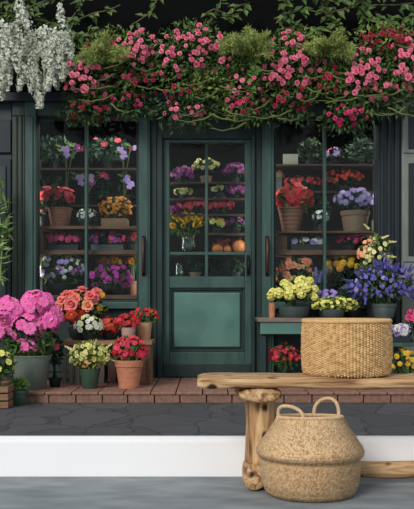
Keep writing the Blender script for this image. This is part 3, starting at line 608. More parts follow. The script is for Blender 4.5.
# low stand at the right edge
sx0, sx1 = X(390, 4.3), X(450, 4.3); zs = Z(343, 4.3)
st = thing('plant_stand', 'low teal slatted plant stand at the right edge past the basket', 'stand', ((sx0 + sx1) / 2, 4.42, ZS)); lc = st.location
for k in range(3):
    b = MB(); b.box(sx0, sx1, 4.3 + k * 0.08, 4.37 + k * 0.08, zs - 0.03, zs); b.build('slat', TEAL, st, bevel=0.003, loc=lc)
for xx in (sx0 + 0.02, sx1 - 0.02):
    for yy in (4.32, 4.51):
        b = MB(); b.box(xx - 0.015, xx + 0.015, yy - 0.015, yy + 0.015, ZS, zs - 0.031); b.build('leg', TEAL_D, st, loc=lc)
plant('potted_pansy', 'white and mauve pansies on the stand at the right edge', 400, zs, 4.4, ('trough', 20, 20, 6, DARKP), (0, 11, 12, 7), (90, 6, 3.5, G2), [('five', WHIT, 12, 7), ('five', LAV, 10, 7)])
plant('potted_cyclamen', 'bright pink flower on a tall stem at the far right edge', 413, zs, 4.46, ('classic', 12, 9, 8, GREYPOT), (0, 22, 7, 11), (50, 8, 4, G2), [('five', HOTP, 5, 8, {'low': 0.1})])
plant('potted_chrysanthemum', 'yellow mums under the stand at the right edge', 403, ZS, 4.36, ('classic', 24, 17, 9, DARKP), (0, 22, 17, 13), (150, 7, 4, G1), [('mum', YEL, 30, 6.5)])

# ------------------------------------------------------------------ left front group
BY = 4.02
r = plant('potted_azalea', 'big pink azalea in a zinc bucket on the left end of the step', 31, ZS, BY, ('tall', 41, 30, 34, ZINC), (-2, 50, 27, 22), (330, 12, 3.5, G1), [('five', AZA, 22, 12, {'dx': -20, 'dz': 28, 'rx': 14, 'rz': 13, 'low': -0.8}), ('five', AZA, 22, 12, {'dx': 8, 'dz': 34, 'rx': 15, 'rz': 14, 'low': -0.8}), ('five', AZA, 20, 12, {'dx': -2, 'dz': 12, 'rx': 17, 'rz': 16, 'low': -0.8}), ('five', AZA, 16, 12, {'dx': 22, 'dz': 22, 'rx': 11, 'rz': 14, 'low': -0.8}), ('five', AZA, 10, 12, {'dx': -28, 'dz': 12, 'rx': 9, 'rz': 14, 'low': -0.8}), ('five', AZA, 8, 9, {'dx': 2, 'dz': -8, 'rx': 12, 'rz': 9, 'low': -0.8})])
s = S(BY)
for sg in (-1, 1):
    MB().tube([(sg * 18.5 * s, -0.03, 30 * s), (sg * 20.5 * s, -0.035, 26 * s), (sg * 20.5 * s, 0.035, 26 * s), (sg * 18.5 * s, 0.03, 30 * s)], 0.005, 6).build('bucket_handle', IRON, [c for c in r.children if c.name.startswith('pot')][0])
b = MB()
for k in range(70):
    a = U(0, 6.28); rr = U(2, 14) * s; d = Vector((math.cos(a), math.sin(a), 1.1)).normalized(); b.leaf(Vector((rr * math.cos(a), rr * math.sin(a), 30 * s)), d, Vector((0, 0, 1)), U(12, 22) * s, 2.6 * s, 0.35)
b.build('grassy_leaves', G3, r)
plant('grass_pot', 'small green pot of upright grass on the paving before the bucket', 18.5, ZP, 3.66, ('classic', 20, 15, 15, GREENP), (0, 19, 9, 6), (330, 11, 1.3, G6), [], 'potted grass', low=0.1, stems=0)
# slatted crate bottom left
x0, x1 = X(-22, 3.42), X(8, 3.42)
cr = thing('slatted_crate', 'pale slatted wooden crate at the bottom left corner', 'crate', ((x0 + x1) / 2, 3.55, ZP)); lc = cr.location
for k in range(3):
    for yy in (3.42, 3.68):
        b = MB(); z = ZP + 0.004 + k * 0.055; b.box(x0, x1, yy, yy + 0.012, z, z + 0.045); b.build('slat', CRATE, cr, bevel=0.002, loc=lc)
    for xx in (x0, x1 - 0.012):
        b = MB(); b.box(xx, xx + 0.012, 3.4325, 3.6795, z, z + 0.045); b.build('slat', CRATE, cr, bevel=0.002, loc=lc)
b = MB(); b.box(x0 + 0.013, x1 - 0.013, 3.4335, 3.678, ZP, ZP + 0.015); b.build('crate_bottom', CRATE, cr, loc=lc)
plant('potted_primrose', 'lime yellow flowers growing out of the corner crate', -2, ZP + 0.016, 3.55, ('classic', 20, 15, 18, DARKP), (2, 40, 15, 16), (240, 8, 4, G1), [('five', LIME, 26, 6)])
plant('climbing_fern', 'tall feathery green plant against the left edge of the shopfront', -6, ZS, 4.72, ('classic', 20, 15, 18, GREYPOT), (0, 150, 18, 58), (240, 13, 3.4, leafm('pale_fern_green', (150, 178, 104), (88, 122, 66))), [], 'fern', stems=14)
plant('potted_begonia', 'dark leafy plant with few rosy blooms right of the zinc bucket', 55, ZS, 4.2, ('classic', 14, 10, 9, DARKP), (0, 36, 9, 18), (130, 7, 3.5, G2), [('five', HOTP, 4, 6)])
# wooden stand
hy0, hy1 = 4.34, 4.78; hx0, hx1 = X(60, hy0), X(152, hy0); zh = Z(341, hy0)
ws = thing('wooden_bench', 'low weathered plank bench with grey slatted end holding pots left of the door', 'bench', ((hx0 + hx1) / 2, (hy0 + hy1) / 2, ZS)); lc = ws.location
for k in range(3):
    y = hy0 + k * 0.148; b = MB(); b.box(hx0, hx1, y, y + 0.142, zh - 0.035, zh); b.build('plank', CRATE, ws, bevel=0.005, loc=lc)
for k in range(3):
    b = MB(); x = X(62 + k * 6.5, hy0); b.box(x, x + 0.032, hy0 + 0.02, hy0 + 0.045, ZS, zh - 0.036); b.build('slat', GWOOD, ws, bevel=0.003, loc=lc)
b = MB(); b.box(hx0 + 0.01, X(80, hy0), hy0 + 0.046, hy0 + 0.06, ZS + 0.02, ZS + 0.06); b.box(hx0 + 0.01, X(80, hy0), hy0 + 0.046, hy0 + 0.06, zh - 0.09, zh - 0.05); b.build('rail', GWOOD, ws, loc=lc)
b = MB(); x0, x1 = X(123, hy0), hx1 - 0.015
b.box(x0, x1, hy0 + 0.03, hy0 + 0.05, ZS, zh - 0.036); b.box(x0, x0 + 0.02, hy0 + 0.05, hy1 - 0.03, ZS, zh - 0.036); b.box(x1 - 0.02, x1, hy0 + 0.05, hy1 - 0.03, ZS, zh - 0.036); b.build('side_box', CRATE, ws, bevel=0.003, loc=lc)
b = MB()
for q in ((x0, x1, zh - 0.07, zh - 0.036), (x0, x1, ZS, ZS + 0.035), (x0, x0 + 0.03, ZS + 0.036, zh - 0.071), (x1 - 0.03, x1, ZS + 0.036, zh - 0.071)): b.box(q[0], q[1], hy0 + 0.015, hy0 + 0.0295, q[2], q[3])
b.build('box_frame', PLANK, ws, bevel=0.003, loc=lc)
for xx in (hx0 + 0.02, X(118, hy0)):
    b = MB(); b.box(xx, xx + 0.04, hy1 - 0.06, hy1 - 0.02, ZS, zh - 0.036); b.build('leg', GWOOD, ws, loc=lc)
for k, c in enumerate(((70, 66, 60), (118, 110, 104), (84, 60, 54))):
    b = MB(); x = X(84 + k * 12, 4.5); b.box(x, x + 0.07, 4.5, 4.68, ZS, ZS + 0.2 + 0.02 * k); o = b.build('storage_box', mat('storage_box_%s' % 'abc'[k], c, 0.7), None, bevel=0.006, loc=(x + 0.035, 4.59, ZS))
    tag(o, ('dark brown narrow box under the plank bench', 'grey narrow box in the middle under the plank bench', 'reddish narrow box under the plank bench near the terracotta pot')[k], 'box')
plant('potted_dahlia', 'big coral and peach dahlias on the plank bench', 83, zh, 4.62, ('bowl', 30, 22, 12, DARKP), (0, 30, 24, 18), (220, 9, 5, G1), [('rose', CORAL, 9, 14, {'dz': 5, 'rz': 15, 'low': 0.0}), ('rose', PEACH, 6, 13, {'dz': 4, 'rz': 14, 'low': -0.1}), ('mum', ORED, 15, 10, {'dx': -9, 'dz': -6, 'rx': 16, 'rz': 11, 'low': -0.4}), ('mum', YEL, 3, 7, {'dx': 15, 'dz': 4, 'rx': 8})])
plant('potted_phlox', 'white and cream flowers before the coral dahlias on the plank bench', 89, zh, 4.43, ('classic', 14, 10, 8, DARKP), (0, 14, 14, 11), (130, 6, 3, G1), [('five', WHIT, 22, 5.5), ('five', CREAM, 12, 5)])
plant('potted_celosia', 'feathery coral red plant at the middle of the plank bench', 109, zh, 4.62, ('classic', 15, 11, 7, DARKP), (0, 13, 12, 10), (140, 6, 2, leafm('reddish', (176, 70, 60), (120, 44, 40))), [('five', ORED, 50, 4, {'low': -0.6}), ('five', CORAL, 12, 4)])
plant('potted_geranium', 'red flowers in a pale pinkish clay pot on the plank bench', 128.5, zh, 4.45, ('tall', 15, 12, 13, PINKP), (-1, 18, 11, 9), (120, 5, 3, G1), [('five', SCAR, 24, 5.5), ('five', ROSY, 8, 5)])
plant('potted_geranium', 'red flowers in a pale terracotta pot at the right end of the plank bench', 144.5, zh, 4.62, ('tall', 15.5, 12, 17, TERRA2), (0, 23, 14, 9), (140, 5, 2.6, G4), [('five', SCAR, 26, 4.5)])
plant('potted_geranium', 'round red geranium in the large terracotta pot on the step', 129, ZS, 4.1, ('classic', 28, 20, 28, TERRA), (0, 37, 18, 14), (230, 7, 4.5, G1), [('five', ROSY, 46, 6, {'low': -0.4}), ('five', SCAR, 30, 5.5, {'low': -0.4})])
plant('potted_snapdragon', 'cream yellow flowers in a dark green pot on the step', 90, ZS, 4.06, ('tall', 21, 15, 20, GREENP), (0, 33, 20, 14), (300, 8, 3, G3), [('rose', CREAM, 40, 5, {'low': -0.6, 'rx': 20, 'rz': 13}), ('fox', CREAM, 8, 9, {'low': -0.4, 'rx': 17, 'rz': 11, 'c': STEMM, 'name': 'flower_spike'}), ('five', LIME, 16, 5), ('five', PEACH, 6, 5, {'dz': -8, 'low': -0.6, 'rx': 10, 'rz': 6})])

# ------------------------------------------------------------------ garland along the fascia
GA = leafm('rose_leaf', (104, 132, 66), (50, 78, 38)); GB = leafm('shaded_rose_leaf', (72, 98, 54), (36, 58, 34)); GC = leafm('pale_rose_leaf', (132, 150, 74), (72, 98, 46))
def garland(name, label, px, py, Y, blobs, sprays, tend=6, extra=0, hang=None):
    s = S(Y); root = thing(name, label, 'climbing rose', (X(px, Y), Y, Z(py, Y)))
    P = lambda x, y, dy=0: Vector(((x - px) * s, dy, (py - y) * s))
    b = MB()
    for x, y, rx, ry, n, m in blobs:
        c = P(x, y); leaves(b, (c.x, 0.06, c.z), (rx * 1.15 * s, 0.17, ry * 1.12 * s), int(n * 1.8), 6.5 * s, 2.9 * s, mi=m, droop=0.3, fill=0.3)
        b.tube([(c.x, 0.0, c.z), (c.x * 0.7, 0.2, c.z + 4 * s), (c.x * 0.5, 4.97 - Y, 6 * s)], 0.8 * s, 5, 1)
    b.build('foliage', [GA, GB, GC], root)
    tot = sum(q[4] for q in sprays); kf = min(1.4, 100 / tot)
    for x, y, rx, ry, n, m, size in sprays:
        n = int(n * kf); rx *= 1.12; ry *= 1.1
        c = P(x, y)
        for p, nn in shell(n, (c.x, 0.02, c.z), (rx * s, 0.2, ry * s), 0.05, -0.95, 0.3):
            k = U(0.2, 1.25) ** 0.6; p = Vector((c.x + (p.x - c.x) * k, p.y - 0.03, c.z + (p.z - c.z) * k))
            put_blossom(root, 'rose', m, p, nn + Vector((0, -0.5, 0)), size * s * U(0.6, 1.1))
    for k in range(tend):
        x, y, rx, ry, n, m = random.choice(blobs); a = P(x + U(-rx, rx), y + U(0, ry), -0.1); w = U(22, 48) * s * random.choice((-1, 1)); dp = U(3, 10) * s; b = MB()
        b.tube([a + Vector((w * t, -0.05 * math.sin(3 * t), -dp * math.sin(math.pi * t * 0.8) + 0.6 * s * math.sin(17 * t))) for t in [i / 10 for i in range(11)]], [1.1 * s * (1 - 0.07 * i) for i in range(11)], 6)
        b.build('tendril', STEMM, root, smooth=True)
    return root
GY = 4.66
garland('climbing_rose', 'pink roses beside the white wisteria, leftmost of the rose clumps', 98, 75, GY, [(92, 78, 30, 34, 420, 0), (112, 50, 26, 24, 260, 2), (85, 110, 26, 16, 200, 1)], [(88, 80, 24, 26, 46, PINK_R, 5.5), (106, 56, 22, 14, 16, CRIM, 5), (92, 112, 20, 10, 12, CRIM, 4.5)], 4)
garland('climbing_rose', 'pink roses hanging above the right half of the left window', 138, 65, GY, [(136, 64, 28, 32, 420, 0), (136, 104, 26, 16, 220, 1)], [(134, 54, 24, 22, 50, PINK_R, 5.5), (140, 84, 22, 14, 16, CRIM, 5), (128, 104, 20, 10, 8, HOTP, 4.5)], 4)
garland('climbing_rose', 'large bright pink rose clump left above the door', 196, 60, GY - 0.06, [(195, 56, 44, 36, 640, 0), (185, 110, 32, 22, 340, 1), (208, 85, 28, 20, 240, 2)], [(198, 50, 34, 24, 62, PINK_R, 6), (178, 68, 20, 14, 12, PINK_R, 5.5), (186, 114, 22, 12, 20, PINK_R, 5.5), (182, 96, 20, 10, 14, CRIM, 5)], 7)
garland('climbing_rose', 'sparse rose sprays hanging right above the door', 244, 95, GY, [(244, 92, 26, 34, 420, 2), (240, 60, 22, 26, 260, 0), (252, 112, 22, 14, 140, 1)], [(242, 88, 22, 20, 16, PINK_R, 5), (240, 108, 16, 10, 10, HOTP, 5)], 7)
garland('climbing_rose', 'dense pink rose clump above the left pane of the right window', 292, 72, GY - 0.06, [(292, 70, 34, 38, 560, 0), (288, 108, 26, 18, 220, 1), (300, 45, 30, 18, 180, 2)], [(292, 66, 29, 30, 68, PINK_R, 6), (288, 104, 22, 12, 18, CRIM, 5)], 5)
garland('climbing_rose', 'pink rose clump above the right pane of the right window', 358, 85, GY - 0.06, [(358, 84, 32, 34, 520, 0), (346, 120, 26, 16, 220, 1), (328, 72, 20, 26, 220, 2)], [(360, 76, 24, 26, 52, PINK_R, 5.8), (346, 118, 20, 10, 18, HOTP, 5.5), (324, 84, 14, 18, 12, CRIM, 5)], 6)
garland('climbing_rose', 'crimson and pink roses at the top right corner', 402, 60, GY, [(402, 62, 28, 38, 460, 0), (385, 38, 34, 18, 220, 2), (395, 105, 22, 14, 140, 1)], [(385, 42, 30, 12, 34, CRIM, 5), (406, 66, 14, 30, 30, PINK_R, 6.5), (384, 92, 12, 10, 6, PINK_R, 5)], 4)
def wisteria(label, px, py, Y, rac):
    s = S(Y); root = thing('white_wisteria', label, 'wisteria', (X(px, Y), Y, Z(py, Y)), 'white wisteria in the top left corner')
    b = MB(); leaves(b, (0, 0.1, -8 * s), (24 * s, 0.12, 34 * s), 420, 7 * s, 2.6 * s, droop=0.4, fill=0.2); b.build('foliage', G4, root)
    for x, y, L in rac:
        put_blossom(root, 'raceme', WIST, ((x - px) * s, U(-0.12, 0.06), (py - y) * s), (U(-.35, .35), U(-.3, 0), -1 if y > py - 10 else random.choice((-1, 1))), L * s, STEMM, 'raceme')
def mass(seed, n, x0, x1, y0, y1, L0, L1):
    q = random.Random(seed); out = []
    for k in range(n):
        x = q.uniform(x0, x1); t = q.random(); yb = y1 - (y1 - y0) * 0.45 * abs((x - x0) / (x1 - x0) * 2 - 0.7); out.append((x, y0 + (yb - y0) * t, q.uniform(L0, L1)))
    return out
wisteria('white wisteria clusters cut by the left edge of the picture', 8, 35, GY - 0.05, mass(1, 34, -8, 22, 22, 80, 18, 30))
wisteria('longer white wisteria clusters hanging right of the ones at the left edge', 46, 40, GY - 0.08, mass(4, 60, 23, 68, 26, 90, 18, 30))
def vine(label, px, py, Y, branches, n, Ln, m, name='leafy_vine'):
    s = S(Y); root = thing(name, label, 'vine', (X(px, Y), Y, Z(py, Y))); b = MB(); lf = MB()
    for br in branches:
        pts = [Vector(((x - px) * s, U(-0.04, 0.04), (py - y) * s)) for x, y in br]
        fine = []
        for i in range(len(pts) - 1):
            for t in (0, 0.33, 0.66): fine.append(pts[i].lerp(pts[i + 1], t) + Vector((U(-1, 1), 0, U(-1, 1))) * s)
        fine.append(pts[-1]); b = MB(); b.tube(fine, 0.8 * s, 6); b.build('branch', TWIG, root, smooth=True)
        for k in range(n):
            i = random.randrange(len(fine) - 1); p = fine[i].lerp(fine[i + 1], R())
            d = Vector((U(-1, 1), U(-0.7, 0.1), U(-1, 0.5))).normalized(); lf.leaf(p, d, Vector((U(-.4, .4), -0.8, 0.6)).normalized(), Ln * s * U(0.6, 1.2), Ln * 0.55 * s, 0.2)
    lf.build('foliage', m, root)
VY = 4.8
vine('leafy vine branches over the white wisteria', 50, 12, VY, [[(-10, 14), (20, 12), (46, 2), (70, -6)], [(62, 40), (70, 22), (78, 8), (84, -8)], [(0, 22), (30, 16), (60, 24), (95, 14), (120, 4)], [(70, 44), (82, 36), (100, 30)], [(-6, 4), (14, 6), (34, -4)]], 26, 11, G4)
vine('leafy vine sprigs against the dark fascia at top centre', 218, 14, VY, [[(204, 40), (208, 26), (216, 12), (224, -6)], [(200, 18), (214, 10), (232, 16), (246, 10)], [(160, -4), (150, 14), (132, 26)], [(228, 22), (236, 8), (250, 2)]], 13, 9, G4)
vine('leafy vine branches with broad leaves at the top right', 340, 12, VY, [[(274, 20), (300, 10), (330, 14), (360, 6), (414, 2)], [(288, 28), (284, 10), (286, -8)], [(336, 24), (326, 14), (318, -6)], [(366, 24), (364, 6), (354, -8)], [(280, 30), (300, 26), (318, 30), (340, 26)], [(370, 16), (392, 20), (418, 14)], [(300, -2), (340, 2), (380, -6), (416, -4)]], 30, 11, G4)
vine('leafy vine strand hanging beside the sparse roses above the door', 252, 70, GY - 0.12, [[(256, 40), (253, 60), (255, 80), (250, 92)]], 26, 10, G6)
def wisp(label, px, py, Y, rx, ry, n):
    s = S(Y); root = thing('asparagus_fern', label, 'fern', (X(px, Y), Y, Z(py, Y))); b = MB()
    fr = []
    for k in range(26):
        st = MB(); a = U(-0.25, math.pi + 0.25); e = Vector((math.cos(a) * rx * s * U(.5, 1.1), U(-0.3, 0.05), math.sin(a) * ry * s * U(.5, 1.1) - ry * 0.4 * s)); o = Vector((U(-5, 5) * s, 0.03, -ry * 0.4 * s))
        pts = [o.lerp(e, t) + Vector((0, 0, 3 * s * math.sin(math.pi * t))) - Vector((0, 0, 4 * s * t * t)) for t in (0, .25, .5, .75, 1)]
        st.tube(pts, 0.25 * s, 4)
        st.build('frond_stem', STEMM, root)
        for j in range(n // 26):
            t = U(0.15, 1) * 4; i = min(3, int(t)); p = pts[i].lerp(pts[i + 1], t - i) + rv() * 1.2 * s; d = ((e - o).normalized() * 0.7 + rv()).normalized()
            b.leaf(p, d, rv(), U(4, 7) * s, 0.7 * s, 0.2)
    b.build('foliage', WISPM, root)
WISPM = leafm('feathery_green', (180, 192, 112), (120, 142, 70))
wisp('feathery green fern tuft right of the big door rose clump', 248, 44, GY - 0.14, 28, 24, 6000)
wisp('feathery green fern tuft between the two right rose clumps', 326, 46, GY - 0.14, 28, 22, 5200)
wisp('feathery green fern tuft over the leftmost roses', 104, 52, GY - 0.12, 26, 22, 5200)

# ------------------------------------------------------------------ rustic bench and baskets in the room
def log(b, p0, p1, r, flat=(1, 1), seg=22, rings=26, mi=0, amp=0.06, roundend=0.6, seed=0):
    p0, p1 = Vector(p0), Vector(p1); ax = (p1 - p0); L = ax.length; ax.normalize()
    a = Vector((0, 0, 1)) if abs(ax.z) < 0.5 else Vector((1, 0, 0)); sd = ax.cross(a).normalized(); a = sd.cross(ax)
    k0 = len(b.v); ph = [seed * 1.7 + i for i in range(6)]
    ts = [0, 0.004, 0.012] + [0.02 + 0.96 * i / rings for i in range(rings + 1)] + [0.988, 0.996, 1.0]
    for t in ts:
        e = min(t, 1 - t) * L / (r * roundend); f = math.sqrt(max(0.0, 1 - (1 - min(1, e)) ** 2)) * 0.45 + 0.55 if e < 1 else 1
        c = p0 + ax * (L * t) + a * (0.05 * r * math.sin(7 * t * L * 3 + ph[0])) + sd * (0.04 * r * math.sin(5 * t * L * 4 + ph[1]))
        for j in range(seg):
            th = 2 * math.pi * j / seg
            rr = r * f * (1 + amp * math.sin(3 * th + ph[2] + 9 * t * L) * math.sin(11 * t * L + ph[3]) + amp * 0.6 * math.sin(2 * th + 23 * t * L + ph[4]))
            b.v.append(tuple(c + sd * (math.cos(th) * rr * flat[0]) + a * (math.sin(th) * rr * flat[1])))
    for i in range(len(ts) - 1):
        for j in range(seg):
            q, w = k0 + i * seg + j, k0 + i * seg + (j + 1) % seg; b.f.append((q, w, w + seg, q + seg)); b.m.append(mi)
    b.f.append(tuple(k0 + j for j in reversed(range(seg)))); b.m.append(mi); b.f.append(tuple(k0 + (len(ts) - 1) * seg + j for j in range(seg))); b.m.append(mi)
    return b
be = thing('log_bench', 'rustic log bench with a thick half log seat before the white baseboard', 'bench', (0.4, -0.13, 0)); lc = be.location
# seat: thick half-log slab with a flattened top
b = MB(); x0, x1 = -0.03, 1.1; ny, nx = 30, 64; ycs, hw = -0.142, 0.114
for i in range(nx + 1):
    t = i / nx; x = x0 + (x1 - x0) * t; e = min(1, min(x - x0, x1 - x) / 0.035); f = 0.62 + 0.38 * math.sqrt(1 - (1 - e) ** 2)
    zc = 0.334 + 0.002 * math.sin(9 * x); hz = (0.0185 + 0.0016 * math.sin(17 * x + 1) + 0.001 * math.sin(41 * x)) * f
    for j in range(ny):
        th = 2 * math.pi * j / ny; cx, sn = math.cos(th), math.sin(th)
        y = ycs + hw * (0.92 + 0.08 * f) * math.copysign(abs(cx) ** 0.35, cx) * (1 + 0.012 * math.sin(13 * x + 2)); z = zc + hz * math.copysign(abs(sn) ** 0.6, sn)
        if sn > 0: z = min(z, 0.3515)
        b.v.append((x, y, z))
for i in range(nx):
    for j in range(ny): q, w = i * ny + j, i * ny + (j + 1) % ny; b.f.append((q, q + ny, w + ny, w)); b.m.append(0)
b.f.append(tuple(range(ny))); b.m.append(0); b.f.append(tuple(nx * ny + j for j in reversed(range(ny)))); b.m.append(0)
b.build('seat', LOGX, be, smooth=True, loc=lc)
for lx in (0.168, 0.95):
    log(MB(), (lx - 0.006, -0.25, 0.295), (lx - 0.006, -0.02, 0.295), 0.069, (1, 0.31), seed=lx, roundend=0.25).build('cap_block', LOGY, be, smooth=True, loc=lc)
    log(MB(), (lx + 0.004, -0.135, 0.07), (lx + 0.004, -0.135, 0.284), 0.05, seed=lx + 3, amp=0.07, roundend=0.2).build('leg', LOGZ, be, smooth=True, loc=lc)
    log(MB(), (lx - 0.016, -0.232, 0.039), (lx - 0.016, -0.03, 0.039), 0.038, seed=lx + 5, roundend=0.2).build('foot', LOGY, be, smooth=True, loc=lc)
log(MB(), (0.2, -0.115, 0.048), (0.92, -0.115, 0.048), 0.027, seed=2, roundend=0.3).build('stretcher', LOGX, be, smooth=True, loc=lc)

def weave(prof, cols, rows, amp, style, sub=4, seed=1):
    b = MB(); b.attr = []; rnd = random.Random(seed)
    pts = [Vector((r, z)) for r, z in prof]; acc = [0]
    for i in range(1, len(pts)): acc.append(acc[-1] + (pts[i] - pts[i - 1]).length)
    def at(d):
        for i in range(1, len(pts)):
            if d <= acc[i] or i == len(pts) - 1:
                t = (d - acc[i - 1]) / max(1e-9, acc[i] - acc[i - 1]); p = pts[i - 1].lerp(pts[i], min(1, t)); q = pts[i] - pts[i - 1]; return p, Vector((q.y, -q.x)).normalized()
    nr, nc = rows * sub, cols * sub; cell = {}
    for j in range(nr + 1):
        v = j / sub; p, nrm = at(acc[-1] * j / nr)
        for i in range(nc):
            u = i / sub; c = int(u)
            if style == 'column':
                vv = v + 0.5 * (c % 2); rI = int(vv); d = (math.sin(math.pi * (u - c)) ** 0.8) * (math.sin(math.pi * (vv - rI)) ** 0.7)
            else:
                uu = u + 0.5 * int(v) ; c = int(uu); rI = int(v); tw = (vv2 := (v - rI)) ; d = math.sin(math.pi * tw) ** 0.6 * (0.35 + 0.65 * math.sin(math.pi * min(1, max(0, (uu - c)))) ** 0.8)
            key = (c % cols, rI)
            if key not in cell: cell[key] = (rnd.random() ** 1.4, rnd.uniform(0.7, 1.25))
            cr_, k = cell[key]
            rr = p.x + nrm.x * amp * (d * k - 0.5); z = p.y + nrm.y * amp * (d * k - 0.5); th = 2 * math.pi * i / nc
            b.v.append((rr * math.cos(th), rr * math.sin(th), z)); b.attr.append(min(1, cr_ * 0.85))
    for j in range(nr):
        for i in range(nc):
            q, w = j * nc + i, j * nc + (i + 1) % nc; b.f.append((q, w, w + nc, q + nc)); b.m.append(0)
    return b
def braid(b, pts, r, seg=8, twist=9):
    n = len(pts)
    for st in range(3):
        q = []
        for i, p in enumerate(pts):
            p = Vector(p); t = (Vector(pts[(i + 1) % n if i < n - 1 else i]) - Vector(pts[max(0, i - 1)])).normalized()
            a = t.cross(Vector((0.1, 0.99, 0.05))).normalized(); c = t.cross(a); th = i / n * twist * 2 * math.pi + st * 2.094
            q.append(p + (a * math.cos(th) + c * math.sin(th)) * r * 0.55)
        b.tube(q, r * 0.62, seg)
# straw basket on the bench
Yb = -0.12; Db = S(Yb); rb_ = 44.3 * Db; zb = 0.352
bk = thing('straw_basket', 'drum shaped pale straw basket standing on the log bench', 'basket', (X(346.5, Yb), Yb, zb))
H = 0.178
weave([(rb_ * 0.90, 0.0015), (rb_ * 0.955, 0.006), (rb_ * 0.985, 0.02), (rb_ * 1.0, 0.06), (rb_ * 1.0, H * 0.7), (rb_ * 0.985, H - 0.012)], 84, 24, 0.0075, 'column', seed=3).build('woven_wall', STRAW, bk, smooth=True)
b = MB(); pts = [((rb_ * 0.965) * math.cos(2 * math.pi * i / 260), (rb_ * 0.965) * math.sin(2 * math.pi * i / 260), H - 0.0065) for i in range(261)]
braid(b, pts, 0.0062, 6, 34); b.attr = [R() * 0.5 for _ in b.v]; b.build('rim', STRAW, bk, smooth=True)
b = MB(); b.lathe([(0.001, 0.004), (rb_ * 0.9, 0.003)], seg=60); b.lathe([(rb_ * 0.9, 0.003), (rb_ * 0.95, 0.03), (rb_ * 0.945, H - 0.01)], seg=60); b.attr = [0.6] * len(b.v); b.build('lining', STRAW, bk, smooth=True)
# belly basket
Yc = -0.263; sc = S(Yc); cx = X(310, Yc)
def pinch(b):          # the soft neck is squeezed from front to back
    q = []
    for x, y, z in b.v:
        t = min(1, max(0, (z / sc - 47) / 30)); q.append((x * (1 + 0.03 * t), y * (1 - 0.55 * t * t * (3 - 2 * t)), z))
    b.v = q; return b
bb = thing('belly_basket', 'belly shaped seagrass basket with two handles on the floor by the bench', 'basket', (cx, Yc, 0))
pr = [(37, 0.2), (41, 1.2), (44, 4), (47, 11), (49.0, 22), (49.2, 31), (48.6, 36.5), (50.2, 38.5), (52.4, 40.5), (53.2, 43), (52.6, 46), (47.4, 53.5), (41, 62.5), (35, 71.5), (31.6, 76.8)]
pr = [(r * sc, z * sc) for r, z in pr]
pinch(weave(pr, 240, 70, 0.0065, 'twill', 2, 8)).build('woven_wall', SEAG, bb, smooth=True)
rt = 31.2 * sc; zt_ = 77.2 * sc
b = MB(); pts = [(rt * math.cos(2 * math.pi * i / 160), rt * math.sin(2 * math.pi * i / 160), zt_) for i in range(161)]
braid(b, pts, 0.0052, 6, 26); pinch(b); b.attr = [R() * 0.5 for _ in b.v]; b.build('rim', SEAG, bb, smooth=True)
b = MB(); b.lathe([(0.001, 0.004), (37 * sc, 0.003)], seg=50); b.lathe([(37 * sc, 0.003), (47 * sc, 22 * sc), (49.5 * sc, 42 * sc), (44.5 * sc, 53 * sc), (38 * sc, 62 * sc), (32 * sc, 71 * sc), (29.6 * sc, 76 * sc)], seg=50); pinch(b); b.attr = [0.7] * len(b.v); b.build('lining', SEAG, bb, smooth=True)
def bhandle(ang, lean, w, h):
    c = Vector((math.cos(ang) * rt, math.sin(ang) * rt, zt_)); tg = Vector((-math.sin(ang), math.cos(ang), 0)); out = Vector((math.cos(ang), math.sin(ang), 0))
    pts = []
    for i in range(41):
        a = math.pi * i / 40; p = c + tg * (w * math.cos(a)) + (Vector((0, 0, 1)) + out * lean).normalized() * (h * math.sin(a) ** 0.75) + out * (-(w * math.cos(a)) ** 2 / (2 * rt)); pts.append(p)
    pts = [pts[0] - Vector((0, 0, 0.03)) + out * 0.012] + pts + [pts[-1] - Vector((0, 0, 0.03)) + out * 0.012]
    b = MB(); braid(b, pts, 0.0052, 6, 7); pinch(b); b.attr = [R() * 0.45 for _ in b.v]; b.build('handle', SEAG, bb, smooth=True)
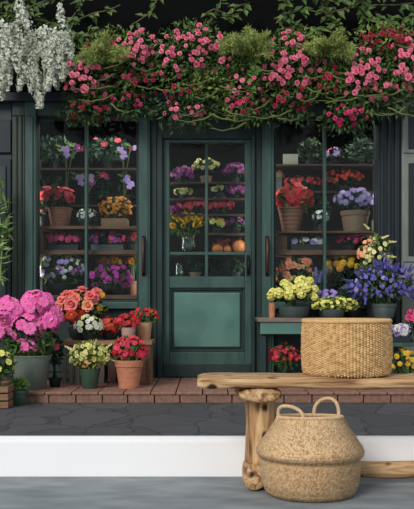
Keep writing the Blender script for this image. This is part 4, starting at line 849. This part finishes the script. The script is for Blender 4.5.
bhandle(math.radians(224), 0.15, 0.05, 0.037); bhandle(math.radians(52), 0.0, 0.045, 0.053)

# ------------------------------------------------------------------ light, camera, output
w = bpy.data.worlds.new('World'); SC.world = w; w.use_nodes = True
bg = w.node_tree.nodes['Background']; bg.inputs[0].default_value = (0.86, 0.93, 1.0, 1); bg.inputs[1].default_value = 0.62
sun = bpy.data.lights.new('daylight', 'SUN'); sun.energy = 2.15; sun.angle = math.radians(22); sun.color = (1.0, 0.95, 0.88)
so = bpy.data.objects.new('daylight', sun); COL.objects.link(so); so.rotation_euler = Vector((0.42, 0.76, -0.5)).to_track_quat('-Z', 'Y').to_euler()
for i, x in enumerate((-1.1, 0.0, 1.1)):  # fill lights added under the shop ceiling to lift the dark interior
    la = bpy.data.lights.new('shop_fill_light', 'AREA'); la.energy = 18; la.size = 0.9; la.color = (1, 0.9, 0.78)
    lo = bpy.data.objects.new('shop_fill_light', la); COL.objects.link(lo); lo.location = (x, 5.55, 2.55)
for px in (31, 146.5, 156, 258, 267, 388):        # unseen fill lights added behind the jambs to brighten the shelf plants
    la = bpy.data.lights.new('jamb_fill_light', 'AREA'); la.shape = 'RECTANGLE'; la.size = 0.05; la.size_y = 1.3; la.energy = 3.0; la.color = (1, 0.93, 0.82)
    lo = bpy.data.objects.new('jamb_fill_light', la); COL.objects.link(lo); lo.location = (X(px, 5.0), 5.215, 1.25); lo.rotation_euler = (math.pi / 2, 0, 0)
cam = bpy.data.cameras.new('camera'); co = bpy.data.objects.new('camera', cam); COL.objects.link(co)
co.location = (0, CAMY, CAMZ); co.rotation_euler = (math.pi / 2, 0, 0)
cam.sensor_fit = 'HORIZONTAL'; cam.sensor_width = 36; cam.lens = F / 414 * 36; cam.shift_y = (HZ - 254.5) / 414; cam.clip_start = 0.05
SC.camera = co
vs = SC.view_settings; vs.view_transform = 'Standard'; vs.look = 'None'; vs.gamma = 1; vs.exposure = 0.0; vs.use_curve_mapping = False
SC.cycles.max_bounces = 8; SC.cycles.transparent_max_bounces = 12
